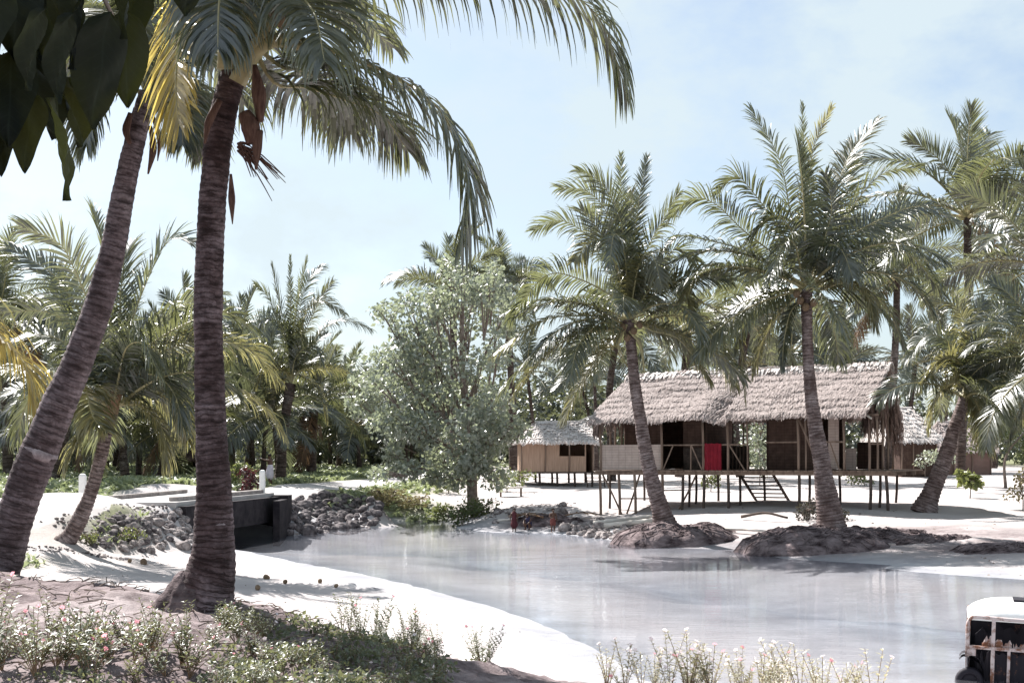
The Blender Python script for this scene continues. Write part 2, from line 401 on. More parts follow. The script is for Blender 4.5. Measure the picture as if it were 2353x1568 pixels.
ctrl += [(-30,14,1.9),(-12,14,1.95),(-5.8,14.3,1.9),(-4,13.2,1.88),(-2.6,12.3,1.85),(-1.4,12.6,1.5),(-.6,12.9,1.1),(.2,13,.85),(3,11.6,1.0),(6,11,.85),(12,9,.9),
 (-12,18,.75),(-6,17.5,.8),(-3.5,16.5,.7),(-1.8,16,.55),(-.6,16,.35),(-8,22,.5),(-5,22,.45),(-2.5,20,.4),(-1.2,19,.3),
 (0,0,1.75),(-5,5,1.85),(5,3,1.5),(-12,5,1.9),(12,0,1.5),(0,7,1.55),(-2.5,8.5,1.8),(-5,9,1.85),(-8,10,1.9),(3,7,1.3),(-4,10.5,1.85),
 (-8,28,.45),(-11.5,29,.5),(-10,33,.45),(-9.9,38,.4),(-9.3,40,.25),(-7,32,.2),(-4,26,.2),(-10.4,34.4,.48),
 (-11.6,33.3,1.0),(-10.9,35,.5),(-10.3,37.5,.42),(-9.9,40.3,.3),(-12.2,35.3,1.55),(-11.4,38,1.6),(-10.9,41,1.62),(-13.5,33,1.35),(-12.5,31,.75),(-14,29.5,.8),
 (-17,32,1.5),(-14,36,1.6),(-13,41,1.6),(-16,25,.9),(-22,30,1.4),(-25,38,1.6),(-30,41,1.5),(-30,51,1.5),(-15,41,1.6),(-20,41,1.5),(-15,51,1.6),(-20,51,1.6),
 (-13,51,1.62),(-10,51.5,1.6),(-9.1,51,1.5),(-12,60,1.6),(-20,65,1.7),(-8,60,1.5),(-6.2,57,1.3),(-4,64.5,1.05),(-9,68,1.6),(-5,68,1.35),(-4,75,1.45),
 (-15,80,1.95),(-30,80,1.95),(-6,90,1.7),(0,90,1.6),(-2,66,1.05),(-1.5,62,.9),(0,63,1.1),(-2,60.5,.35),(0,58,.7),(1.5,56,.6),(3,60,.95),(3,68,1.1),(5,75,1.2),(10,75,1.4),
 (3.9,55,.45),(3.2,52,.3),(5.5,52,.6),(8,53,.95),(10,50,.9),(14,49,1.05),(16,54,1.15),(10,60,1.15),(16,66,1.25),
 (16,50,.92),(17,45,.78),(13,46,.7),(10,45.5,.55),(7,47,.5),(13,41,.4),(16,40,.5),(14,36.5,.2),(20,40,.7),(26,45,1.0),(24,35,.5),(30,60,1.3),(30,80,1.7),(18,80,1.6),(40,40,1.2),(24,22,.8),(19,11,.9)]
for a in np.linspace(0, 2*np.pi, 30, endpoint=False):
    for r_ in (110, 260, 700): ctrl.append((r_*math.sin(a), 30 + r_*math.cos(a), 2.0))
ctrl = np.array(ctrl)
# drop near-duplicate controls
keep = [];
for c in ctrl:
    if all((c[0]-k[0])**2 + (c[1]-k[1])**2 > .16 for k in keep): keep.append(c)
ctrl = np.array(keep); CXY = ctrl[:, :2]
K = np.linalg.norm(CXY[:, None] - CXY[None], axis=2)
K = np.block([[-K, np.ones((len(K), 1))], [np.ones((1, len(K))), np.zeros((1, 1))]])
Wt = np.linalg.solve(K, np.concatenate([ctrl[:, 2], [0]]))

def earth_mask(x, y):
    e = 14.1 - .9*np.clip((x + 5) / 5, 0, 1)
    return np.clip((e + .6 + fbm(x*.8, y*.8, 3, 5)*1.6 - y) / .8, 0, 1) * np.clip((1.6 - x) / 2.5 + .5, 0, 1)
def ground_z(x, y, detail=True):
    x = np.atleast_1d(np.asarray(x, float)); y = np.atleast_1d(np.asarray(y, float))
    z = np.empty(x.shape)
    fx, fy, fz = x.ravel(), y.ravel(), np.empty(x.size)
    for i in range(0, len(fx), 4000):
        s = slice(i, i + 4000)
        dm = np.hypot(fx[s, None] - CXY[None, :, 0], fy[s, None] - CXY[None, :, 1])
        fz[s] = -dm @ Wt[:-1] + Wt[-1]
    z = fz.reshape(x.shape)
    if detail:
        z = z + fbm(x*.35, y*.35, 3, 11)*.10*np.clip(z*1.5, 0, 1) + fbm(x*1.7, y*1.7, 3, 21)*.045*np.clip(z*2, 0.1, 1)
        m = earth_mask(x, y)
        z = z + m * (fbm(x*3.1, y*3.1, 4, 31)*.16 + np.clip(fbm(x*5.5, y*5.5, 3, 35), 0, 1)*.16 + np.abs(fbm(x*1.3, y*1.3, 3, 41))*.12)
    return z
def gz(x, y, detail=True): return float(ground_z(x, y, detail)[0])
def hit(u, v, d0=6.0, d1=140.0):
    """where the line of sight through photo point (u, v) meets the ground"""
    d = np.geomspace(d0, d1, 700); x = (u - U0)/F*d; z = HC + (V0 - v)/F*d
    k = np.argmax(z < ground_z(x, d))
    return np.array([x[k], d[k], z[k]])

def axis(lo, hi, fine_lo, fine_hi, step, grow):
    a = list(np.arange(fine_lo, fine_hi, step)); s = step
    while a[-1] < hi: s *= grow; a.append(a[-1] + s)
    s = step
    while a[0] > lo: s *= grow; a.insert(0, a[0] - s)
    return np.array(a)
ax = np.unique(np.round(np.concatenate([axis(-900, 900, -16, 20, .20, 1.09), np.arange(-7, 3, .1)]), 4))
ay = np.concatenate([axis(-60, 13, 5.5, 13, .13, 1.15)[:0], np.arange(-40, 5, 1.5), np.arange(5, 15, .1), np.arange(15, 66, .2), axis(66, 1500, 66, 67, .3, 1.06)])
ay = np.unique(np.round(ay, 4))
GX, GY = np.meshgrid(ax, ay)
GZ = ground_z(GX, GY)
nx, ny = len(ax), len(ay)
me = bpy.data.meshes.new('ground')
idx = np.arange(nx*ny).reshape(ny, nx)
q = np.stack([idx[:-1, :-1], idx[:-1, 1:], idx[1:, 1:], idx[1:, :-1]], -1).reshape(-1, 4)
me.vertices.add(nx*ny); me.vertices.foreach_set('co', np.stack([GX, GY, GZ], -1).astype(np.float32).ravel())
me.loops.add(q.size); me.loops.foreach_set('vertex_index', q.astype(np.int32).ravel())
me.polygons.add(len(q)); me.polygons.foreach_set('loop_start', np.arange(0, q.size, 4, dtype=np.int32))
me.polygons.foreach_set('loop_total', np.full(len(q), 4, np.int32))
me.update(calc_edges=True); me.validate()
me.polygons.foreach_set('use_smooth', np.ones(len(q), bool))
# what the ground is made of: R = near-bank soil, mound litter and painted right-bank shade, G = grass, B = wet or silty bed
def grass_mask(x, y):
    n = fbm(x*.25, y*.25, 4, 51)
    far = np.clip((y - (51 + np.clip(x + 14, -9, 60)*.95) + n*9) / 4, 0, 1) * np.clip((-3.2 + n*6 - x) / 3, 0, 1)
    left = np.clip((-15.2 + n*3 - x) / 1.5, 0, 1) * np.clip((y - 34) / 3, 0, 1)
    rim = np.exp(-((x + 12.4)**2/2.2 + (y - 31.6)**2/3.0)) + .8*np.exp(-((x + 4.6)**2/2.5 + (y - 61)**2/6)) + .7*np.exp(-((x + 11.6)**2/.5 + (y - 37.3)**2/5))
    deep = np.clip((y - 105) / 20, 0, 1)
    return np.clip(np.maximum(np.maximum(far, left), deep) + rim*(1 + n*3), 0, 1)
PD = poly_dist(GX, GY, POND)
C = np.zeros((nx*ny, 4), np.float32); C[:, 3] = 1
litter_shade = np.zeros_like(GX)
for mx_, my_, ra_, rb_ in ((6.1, 45.3, 3.3, 2.3), (10, 41.6, 3.6, 2.7), (12.3, 43, 3.2, 2.2), (15.6, 39.6, 4.2, 3.0), (14.5, 42.5, 3.6, 2.2), (1.5, 53.6, 2.4, 1.6)):  # litter round the mounds, and shade painted on the right bank
    litter_shade = np.maximum(litter_shade, np.exp(-(((GX-mx_)/ra_)**2 + ((GY-my_)/rb_)**2)**1.5*1.3))
litter_shade = np.clip(litter_shade*1.15 + fbm(GX*.9, GY*.9, 4, 91)*1.1*(litter_shade > .05), 0, 1)*.85
C[:, 0] = np.maximum(earth_mask(GX, GY), litter_shade).ravel(); C[:, 1] = grass_mask(GX, GY).ravel()
C[:, 2] = np.clip((-PD - 1.8 + fbm(GX*.22, GY*.22, 3, 61)*4) / 5.5, 0, 1).ravel()*1
C[:, 2] = np.maximum(C[:, 2], (.8*np.exp(-((PD - .3)/1.3)**2)).ravel())
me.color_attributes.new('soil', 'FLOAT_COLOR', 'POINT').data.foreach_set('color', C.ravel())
t = NT('sandy_ground'); v = t.coord('Object')
at = t.n('ShaderNodeVertexColor', layer_name='soil')
sp = t.n('ShaderNodeSeparateColor'); t.l(at.outputs['Color'], sp.inputs[0])
n1 = t.noise(v, .5, 8, .6); n2 = t.noise(v, 9, 6, .65); n3 = t.noise(v, 60, 3, .6)
sand = t.mix(t.ramp(n1, [(.3, 0.0), (.7, 1.0)]), (.37, .335, .325), (.48, .445, .435))
sand = t.mix(t.ramp(n2, [(.55, 0.0), (.72, .55)]), sand, (.33, .285, .27))
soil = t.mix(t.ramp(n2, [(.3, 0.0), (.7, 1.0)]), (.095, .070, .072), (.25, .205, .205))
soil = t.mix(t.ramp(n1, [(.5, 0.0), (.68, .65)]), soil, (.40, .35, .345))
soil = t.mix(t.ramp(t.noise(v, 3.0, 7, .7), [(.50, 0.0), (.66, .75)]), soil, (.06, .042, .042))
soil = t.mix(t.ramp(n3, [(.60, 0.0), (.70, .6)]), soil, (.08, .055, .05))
gr = t.mix(t.ramp(n2, [(.3, 0.0), (.7, 1.0)]), (.10, .11, .06), (.24, .24, .14))
c = t.mix(sp.outputs[2], sand, t.mix(t.ramp(n1, [(.35, 0.0), (.65, 1.0)]), (.18, .19, .215), (.36, .365, .385)))
c = t.mix(sp.outputs[1], c, gr)
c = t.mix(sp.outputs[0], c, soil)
h = t.math('ADD', t.math('MULTIPLY', n2, .8), t.math('MULTIPLY', n3, .25))
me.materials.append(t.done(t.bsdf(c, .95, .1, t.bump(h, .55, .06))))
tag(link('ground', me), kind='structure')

# water: one sheet that the banks rise out of
wx = np.linspace(-27, 22, 60); wy = np.linspace(12, 63, 60)
WX, WY = np.meshgrid(wx, wy)
mb = MB(); ii = np.arange(3600).reshape(60, 60)
mb.add(np.stack([WX, WY, np.zeros_like(WX)], -1), np.stack([ii[:-1, :-1], ii[:-1, 1:], ii[1:, 1:], ii[1:, :-1]], -1).reshape(-1, 4).tolist())
t = NT('pond_water'); v = t.coord('Object', (.35, 1.0, 1)); v3 = t.coord('Object', (1, 1, 1))
w1 = t.noise(v, 5.5, 4, .6, .4); w2 = t.noise(v, 1.1, 3, .5)
hh = t.math('ADD', t.math('MULTIPLY', w1, .35), w2)
nb = t.bump(hh, .24, .035)
tr = t.n('ShaderNodeBsdfTransparent'); tr.inputs['Color'].default_value = (.86, .895, .93, 1)
df = t.n('ShaderNodeBsdfDiffuse'); df.inputs['Color'].default_value = (.50, .50, .56, 1)
m1 = t.n('ShaderNodeMixShader'); m1.inputs[0].default_value = .06
t.l(tr.outputs[0], m1.inputs[1]); t.l(df.outputs[0], m1.inputs[2])
gl = t.n('ShaderNodeBsdfGlossy'); gl.inputs['Roughness'].default_value = .03; gl.inputs['Color'].default_value = (.95, .96, 1, 1)
t.l(nb, gl.inputs['Normal'])
fr = t.n('ShaderNodeFresnel'); fr.inputs['IOR'].default_value = 1.31; t.l(nb, fr.inputs['Normal'])
m2 = t.n('ShaderNodeMixShader'); t.l(t.math('MULTIPLY', fr.outputs[0], .90), m2.inputs[0])
t.l(m1.outputs[0], m2.inputs[1]); t.l(gl.outputs[0], m2.inputs[2])
tag(mb.build('water', t.done(m2.outputs[0])), kind='structure')

# sandy road, a sheet just above the ground
M['road'] = simple('white_sand_road', (.38, .355, .345), (.50, .475, .46), .9, .95, .1, .3)
rc = resample([(-16.5, 20), (-15.3, 28), (-13.6, 35), (-12.75, 40.6)], 40)
rc2 = resample([(-11.3, 50.4), (-10.9, 54), (-9.9, 61), (-8.2, 69), (-6.2, 78), (-4.5, 88), (1, 98), (12, 106)], 90)
def road(c, half, name):
    T = norm(np.gradient(c, axis=0)); Nn = np.stack([T[:, 1], -T[:, 0]], 1)
    cols = np.linspace(-1, 1, 9)
    wob = 1 + .12*fbm(np.arange(len(c))*.3, np.zeros(len(c)), 3, 71)[:, None]*2
    P = c[:, None] + Nn[:, None]*(cols[None, :, None]*half*wob[:, :, None])
    Z = ground_z(P[..., 0], P[..., 1]) + .012 + .03*(1 - cols**2)[None]
    Z[:, [0, -1]] -= .03
    i = np.arange(len(c)*9).reshape(-1, 9)
    b = MB().add(np.concatenate([P, Z[..., None]], -1), np.stack([i[:-1, :-1], i[:-1, 1:], i[1:, 1:], i[1:, :-1]], -1).reshape(-1, 4).tolist())
    tag(b.build(name, M['road'], smooth=True), kind='structure')
road(rc, 1.5, 'road'); road(rc2, 1.6, 'road')

# root-bound earth mounds under the pondside palms
M['mound'] = simple('root_mat', (.030, .020, .022), (.25, .20, .20), 2.2, .95, .08, 1.0, 8, (1, 1, 2.2), bdist=.12)
def mound(c, rx, ry, h, seed, rot=0):
    nu, nv = 72, 22; th = np.linspace(0, 2*np.pi, nu, endpoint=False)
    V = []; 
    for j in range(nv):
        r = j / (nv - 1)
        prof = math.cos(r*math.pi/2)**.55
        lump = 1 + .32*fbm(np.cos(th)*1.6 + 5, np.sin(th)*1.6 + 5, 3, seed)*2
        x = np.cos(th)*r*rx*lump; y = np.sin(th)*r*ry*lump
        z = h*prof*(1 + .55*fbm(x*1.1 + 9, y*1.1 + 9, 4, seed + 3)) + .26*fbm(x*3.2, y*3.2, 5, seed + 7) - .45*max(0, r - .82)/.18
        V.append(np.stack([x*math.cos(rot) - y*math.sin(rot), x*math.sin(rot) + y*math.cos(rot), z], 1))
    V = np.concatenate(V)
    f = []
    for j in range(nv - 1):
        for i in range(nu):
            f.append((j*nu+i, j*nu+(i+1) % nu, (j+1)*nu+(i+1) % nu, (j+1)*nu+i))
    mb_ = MB().add(V, f)
    g_ = np.random.default_rng(seed); VV = V.reshape(nv, nu, 3)
    for k in range(230):      # exposed roots running down over the edge
        i = g_.integers(nu); j0 = int(g_.integers(3, nv - 8)); jj = np.arange(j0, min(nv, j0 + int(g_.integers(5, 12))))
        ii = (i + np.cumsum(g_.integers(-1, 2, len(jj)))) % nu
        mb_.tube(VV[jj, ii] + [0, 0, .012] + g_.normal(0, .015, (len(jj), 3)), np.linspace(.03, .010, len(jj))*g_.uniform(.5, 1.2), 4, 0, False)
    o = mb_.build('mound', M['mound'], smooth=True)
    o.location = c; tag(o, kind='structure')
mound((6.1, 45.3, -.05), 2.6, 1.7, .78, 3)
mound((10.0, 41.6, -.08), 2.8, 2.0, .85, 8)
mound((12.3, 43.0, .1), 2.4, 1.5, .6, 15, .2)
mound((15.4, 38.6, 0), 2.7, 1.2, .55, 23, .05)
mound((13.6, 41.3, .12), 1.9, 1.0, .42, 27, .1)
mound((4.2, 58.6, .2), 1.5, 1.0, .55, 29)
mound((1.5, 53.6, .05), 1.7, 1.0, .55, 37, -.2)

# ------------------------------------------------------------------ bridge
br = empty('bridge', (-11.2, 46, 1.6)); tag(br, 'low concrete road bridge with kerbs crossing the dark creek mouth', 'bridge')
def local(o, P): return np.asarray(P, float) - np.array(o.location)
def slab(name, pts, z0, z1, mat, parent, mi=0):
    """vertical prism over a ground-plan quad"""
    k = len(pts); V = [(*p, z0) for p in pts] + [(*p, z1) for p in pts]
    f = [tuple(range(k-1, -1, -1)), tuple(range(k, 2*k))] + [(i, (i+1) % k, k+(i+1) % k, k+i) for i in range(k)]
    return MB().add(local(parent, V), f).build(name, mat, parent)
slab('deck', [(-14.0, 40.9), (-10.75, 40.9), (-9.35, 50.3), (-13.0, 50.3)], 1.22, 1.66, M['road'], br)
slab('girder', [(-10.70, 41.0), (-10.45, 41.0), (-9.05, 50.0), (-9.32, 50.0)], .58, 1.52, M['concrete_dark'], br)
k1 = slab('kerb', [(-11.15, 41.6), (-10.87, 41.6), (-9.62, 49.6), (-9.9, 49.6)], 1.665, 1.80, M['concrete'], br)
k2 = slab('kerb', [(-13.72, 41.0), (-13.50, 41.0), (-12.62, 49.8), (-12.85, 49.8)], 1.665, 1.80, M['concrete'], br)
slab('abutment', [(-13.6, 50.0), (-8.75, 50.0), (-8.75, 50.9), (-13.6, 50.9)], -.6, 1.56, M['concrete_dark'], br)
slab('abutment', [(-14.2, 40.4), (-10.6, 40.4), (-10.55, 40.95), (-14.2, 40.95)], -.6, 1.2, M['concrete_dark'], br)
slab('shade_wall', [(-13.3, 41.0), (-13.0, 41.0), (-12.6, 49.95), (-12.9, 49.95)], -.6, 1.215, M['concrete_dark'], br)  # added wall closing the far side so the opening stays dark
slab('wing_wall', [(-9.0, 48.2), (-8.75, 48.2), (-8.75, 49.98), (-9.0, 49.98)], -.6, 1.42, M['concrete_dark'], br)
def bpost(x, y, z, h, s, lab):
    b = MB(); r = s/2
    prof = [(r, 0), (r, h - .08), (r*.75, h - .02), (r*.3, h)]
    for i in range(len(prof)-1):
        a, za = prof[i]; c, zc = prof[i+1]
        V = [(-a,-a,za),(a,-a,za),(a,a,za),(-a,a,za),(-c,-c,zc),(c,-c,zc),(c,c,zc),(-c,c,zc)]
        b.add(V, [(0,1,5,4),(1,2,6,5),(2,3,7,6),(3,0,4,7)] + ([(4,5,6,7)] if i == 2 else []))
    o = b.build('marker_post', M['post_white']); o.location = (x, y, z)
    tag(o, lab, 'post', 'white posts at the bridge ends')
bpost(-13.62, 40.6, 1.60, .98, .19, 'white marker post at the near end of the bridge, before the green grove')
bpost(-9.72, 49.85, 1.60, .96, .20, 'white marker post at the far end of the bridge beside the standing person')
# ------------------------------------------------------------------ coconut palms
def frond_mesh(name, P, leaf, n=64, lift=(.5, .05), droop=.55, width=.045, seed=0, bare=.14, roll=0.0, segs=4, rr=.03,
               mats=None, hd=None, tatter=.05, fold=0.0, wild=.12):
    """one feather leaf: a midrib along P and two rows of drooping leaflets"""
    g = np.random.default_rng(seed)
    P = resample(P, 26)
    s = np.linspace(0, 1, len(P)); T = norm(np.gradient(P, axis=0))
    if hd is None:
        hd = P[-1] - P[0]; hd = np.array([hd[0], hd[1], 0])
        if np.linalg.norm(hd) < .15: hd = np.array([1., 0, 0])
    hd = norm(np.asarray(hd, float))
    S0 = np.array([hd[1], -hd[0], 0.0])
    b = MB()
    t = np.linspace(bare, .995, n)
    out = []
    for sgn in (1, -1):
        tt = np.clip(t + g.normal(0, .25/n, n), 0, 1)
        keepm = g.random(n) > tatter
        tt = tt[keepm]; m = len(tt)
        I = lambda A: np.stack([np.interp(tt, s, A[:, k]) for k in range(3)], 1)
        pos, Tt = I(P), norm(I(T))
        S = S0 - (Tt @ S0)[:, None]*Tt; S = norm(S)
        Nn = np.cross(S, Tt)
        if roll:
            S, Nn = S*math.cos(roll) + Nn*math.sin(roll), Nn*math.cos(roll) - S*math.sin(roll)
        u = (tt - bare) / (1 - bare)
        ang = np.interp(u, [0, .5, 1], [R(74), R(58), R(24)]) + g.normal(0, wild*.6, m)
        li = np.interp(u, [0, 1], lift) + g.normal(0, wild, m)
        d = np.cos(ang)[:, None]*Tt + np.sin(ang)[:, None]*(sgn*S*np.cos(li)[:, None] + Nn*np.sin(li)[:, None])
        d = norm(d)
        L = leaf*np.interp(u, [0, .12, .38, .75, .92, 1], [.5, .88, 1, .86, .62, .34])*(1 + g.normal(0, .08, m))
        dr = droop*np.clip(1 + g.normal(0, .3, m), .2, 2)
        Wv = norm(Tt - (Tt*d).sum(1)[:, None]*d)
        tw = g.normal(0, .25, m)[:, None]
        wp = np.interp(np.linspace(0, 1, segs+1), [0, .25, .6, 1], [.55, 1, .8, .06])*width
        A, Bq = [], []
        p = pos
        for k in range(segs + 1):
            Wk = norm(Wv - (Wv*d).sum(1)[:, None]*d)
            Wk = norm(Wk*np.cos(tw*k) + np.cross(d, Wk)*np.sin(tw*k))
            A.append(p - Wk*wp[k]/2); Bq.append(p + Wk*wp[k]/2)
            p = p + d*(L/segs)[:, None]
            d = norm(d + np.array([0, 0, -1.])*(dr*(k + .6)/segs)[:, None])
        b.strips(np.stack(A, 1), np.stack(Bq, 1), 0)
    b.tube(P, np.interp(s, [0, .08, .4, 1], [rr*1.9, rr*1.1, rr*.7, rr*.12]), 5, 1, cap=False)
    return b.mesh(name, mats or [M['frond'], M['rachis']])

def curve2(e0, bend, L=1.0, k=24, pw=1.5):
    """rachis in the x-z plane leaving at elevation e0 and bending down by bend"""
    s = np.linspace(0, 1, k); e = e0 - bend*s**pw
    x = np.concatenate([[0], np.cumsum(np.cos(e[:-1]))])/(k-1)*L; z = np.concatenate([[0], np.cumsum(np.sin(e[:-1]))])/(k-1)*L
    return np.stack([x, x*0, z], 1)

CLS = [  # elevation, bend, leaflet lift at base/tip, leaflet droop
    (84, 22, (.75, .5), .14), (70, 48, (.55, .3), .36), (56, 74, (.35, .1), .6), (40, 86, (.2, .0), .8),
    (24, 88, (.05, 0), .95), (8, 78, (0, -.1), 1.0), (-14, 55, (-.15, -.2), .8), (-42, 38, (-.3, -.3), .8)]
LIB = {}
def lib(detail, ci, seed, dead=False):
    key = (detail, ci, seed, dead)
    if key not in LIB:
        e, bd, lf, dr = CLS[ci]
        n, sg, w = {'mid': (80, 3, .062), 'far': (48, 2, .10)}[detail]
        g = np.random.default_rng(100 + ci*7 + seed)
        P = curve2(R(e + g.normal(0, 4)), R(bd*(1 + g.normal(0, .15))), 4.4)
        P[:, 1] += np.linspace(0, 1, len(P))**2*g.normal(0, .35)
        mats = [M['frond_dead'], M['rachis_brown']] if dead else [M['frond_far' if detail == 'far' else 'frond'], M['rachis']]
        LIB[key] = frond_mesh('frond_mesh', P, 1.15, n, lf, dr, w, 1000 + ci*31 + seed, mats=mats, roll=g.normal(0, .6), segs=sg,
                              rr=.045 if detail == 'mid' else .06, hd=(1, 0, 0), tatter=.06)
    return LIB[key]

def trunk_mesh(P, rad, mat, sides=16, ringstep=.14, amp=.035, seed=0, ribs=True):
    Q = resample(np.column_stack([P, rad]), 80)
    L = np.linalg.norm(np.diff(Q[:, :3], axis=0), axis=1).sum()
    nr = int(min(220, max(24, L/ringstep*4)))
    Q = resample(np.column_stack([P, rad]), nr)
    ph = np.linspace(0, L/ringstep, nr) % 1
    rr = Q[:, 3]*(1 + amp*(ph - .5)*2)
    ns = np.random.default_rng(seed)
    def wob(th, k):
        a = np.linspace(0, 6, k)[:, None]
        return rr[:, None]*.10*fbm(a*2.2 + seed, np.cos(th)[None]*.8 + 3 + np.sin(th)[None]*.5, 3, seed)*2
    return MB().tube(Q[:, :3], rr, sides, 0, True, True, wob).mesh('trunk_mesh', mat, smooth=True)

def add_fronds_generic(root, top, spec, detail, scale=1.0, seed=0, azoff=0, name='frond'):
    """spec: list of (class, azimuth in radians)"""
    g = np.random.default_rng(seed)
    for ci, az in spec:
        dead = ci == 7 and g.random() < .5
        o = link(name, lib(detail, ci, int(g.integers(0, 3)), dead), root, top, (g.normal(0, .05), g.normal(0, .08), az + azoff), scale*(1 + g.normal(0, .08)))

def full_crown(n, seed, classes=None):
    g = np.random.default_rng(seed)
    seqs = classes or [0, 1, 1, 2, 2, 2, 3, 3, 3, 3, 4, 4, 4, 5, 5, 5, 6, 6, 7]
    out = []
    for i in range(n):
        ci = seqs[int(i*len(seqs)/n)]
        out.append((ci, i*2.39996 + g.normal(0, .2)))
    return out

def spear(root, top, h, lean, name='spear_leaf'):
    P = np.array([[0, 0, 0], [lean*.3, 0, h*.5], [lean, 0, h]]) + np.array(top)
    MB().tube(resample(P, 8), [.05, .06, .06, .055, .05, .04, .025, .008], 6).build(name, M['frond_olive'], root)

def palm(label, pts, widths, d, mat='trunk_pale', sides=14, group='coconut palms', dtop=0.0, ringstep=.14, name='coconut_palm', base_z=None, amp=.035):
    """pts: photo rows of the stem from root to crown"""
    k = len(pts)
    P = np.array([px(u, v, d + dtop*i/(k-1)) for i, (u, v) in enumerate(pts)])
    if base_z is not None: P[0, 2] = base_z
    rad = .90*np.array(widths)/2/F*np.array([d + dtop*i/(k-1) for i in range(k)])
    root = empty(name, tuple(P[0])); tag(root, label, 'palm tree', group)
    link('trunk', trunk_mesh(P - P[0], rad, M[mat], sides, ringstep, amp, seed=int(pts[0][0]) % 97), root)
    return root, P[-1] - P[0], d + dtop

def traced(root, top, d, fr, leaf, n=60, width=.06, segs=3, seed=0, mats=None, rr=.045):
    """fronds given by their course in the photo: (points, depth change at the tip, options)"""
    base = np.array(root.location)
    for i, f in enumerate(fr):
        pts, dd = f[0], f[1]; op = dict(f[2]) if len(f) > 2 else {}
        k = len(pts)
        W = np.array([px(u, v, d + dd*((j+1)/k)**1.3) for j, (u, v) in enumerate(pts)]) - base
        W = np.vstack([np.array(top)[None], W])
        dy = W[-1] - W[0]
        L = np.linalg.norm(np.diff(W, axis=0), axis=1).sum()
        mt = op.pop('mats', mats); nm = op.pop('name', 'frond'); lf = op.pop('leaf', leaf)
        kw = dict(n=n, width=width, segs=segs, seed=seed*50 + i, mats=mt, rr=rr, lift=(.3, .05), droop=.5)
        kw.update(op)
        if width > .05: kw['droop'] = kw['droop']*1.35 + .12
        if 'roll' not in op and width > .05:
            el = math.degrees(math.asin(np.clip((W[len(W)//2][2] - W[0][2])/(np.linalg.norm(W[len(W)//2] - W[0]) + 1e-6), -1, 1)))
            gg = np.random.default_rng(seed*77 + i); kw['roll'] = gg.choice([-1, 1])*(gg.uniform(.35, .95) if el > 35 else gg.uniform(.05, .4))
        if width > .05 and mt is None and np.random.default_rng(seed*91 + i).random() < (.5 if W[-1][2] < W[0][2] else .12): kw['mats'] = OL
        link(nm, frond_mesh('frond_mesh', W, lf, **kw), root)
YEL = [M['frond_yellow'], M['rachis']]; OL = [M['frond_olive'], M['rachis']]; DEAD = [M['frond_dead'], M['rachis_brown']]; GRN = [M['frond'], M['rachis']]

# --- near palm, straight stem
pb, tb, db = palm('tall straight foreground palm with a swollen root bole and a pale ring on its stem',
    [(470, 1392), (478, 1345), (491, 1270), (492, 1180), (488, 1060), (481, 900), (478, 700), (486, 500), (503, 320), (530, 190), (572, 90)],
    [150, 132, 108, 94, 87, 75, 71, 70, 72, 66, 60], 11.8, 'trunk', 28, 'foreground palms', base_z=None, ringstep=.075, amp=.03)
bo = MB(); nu, nv = 64, 20; V = []
th = np.linspace(0, 2*np.pi, nu, endpoint=False)
for j in range(nv):      # eroded root mass, wider to the left
    r = j/(nv - 1); zz = .40*math.cos(r*math.pi/2)**.8
    lob = 1 + .22*fbm(np.cos(th)*3 + 7, np.sin(th)*3 + 7, 3, 5)*2 + .35*np.clip(-np.cos(th), 0, 1)*r
    rad_ = (.17 + .16*r**1.6)*lob*(1 + .22*fbm(th*6, th*0 + zz*14, 4, 9))
    V.append(np.stack([np.cos(th)*rad_ - .03, np.sin(th)*rad_*.85, th*0 + zz - .07], 1))
V = np.concatenate(V)
bo.add(V, [(j*nu+i, j*nu+(i+1) % nu, (j+1)*nu+(i+1) % nu, (j+1)*nu+i) for j in range(nv-1) for i in range(nu)])
g = np.random.default_rng(3)
for k in range(150):
    a = g.uniform(0, 6.28); r0 = g.uniform(.2, .3); z0 = g.uniform(.02, .3); l = g.uniform(.05, .16)
    p = np.array([math.cos(a)*r0 - .03, math.sin(a)*r0*.85, z0*(.33 - r0)*6]); bo.tube(resample([p, p + [math.cos(a)*.03, math.sin(a)*.03, -l*.5], p + [math.cos(a)*.05, math.sin(a)*.05, -l]], 4), [.008, .007, .006, .003], 4)
bo.build('root_bole', M['mound'], pb, True, loc=(0, 0, 0))
K9 = dict(leaf=.95, n=104, width=.036, segs=5, rr=.022)
def near(root, top, d, fr, seed): traced(root, top, d, fr, seed=seed, **K9)
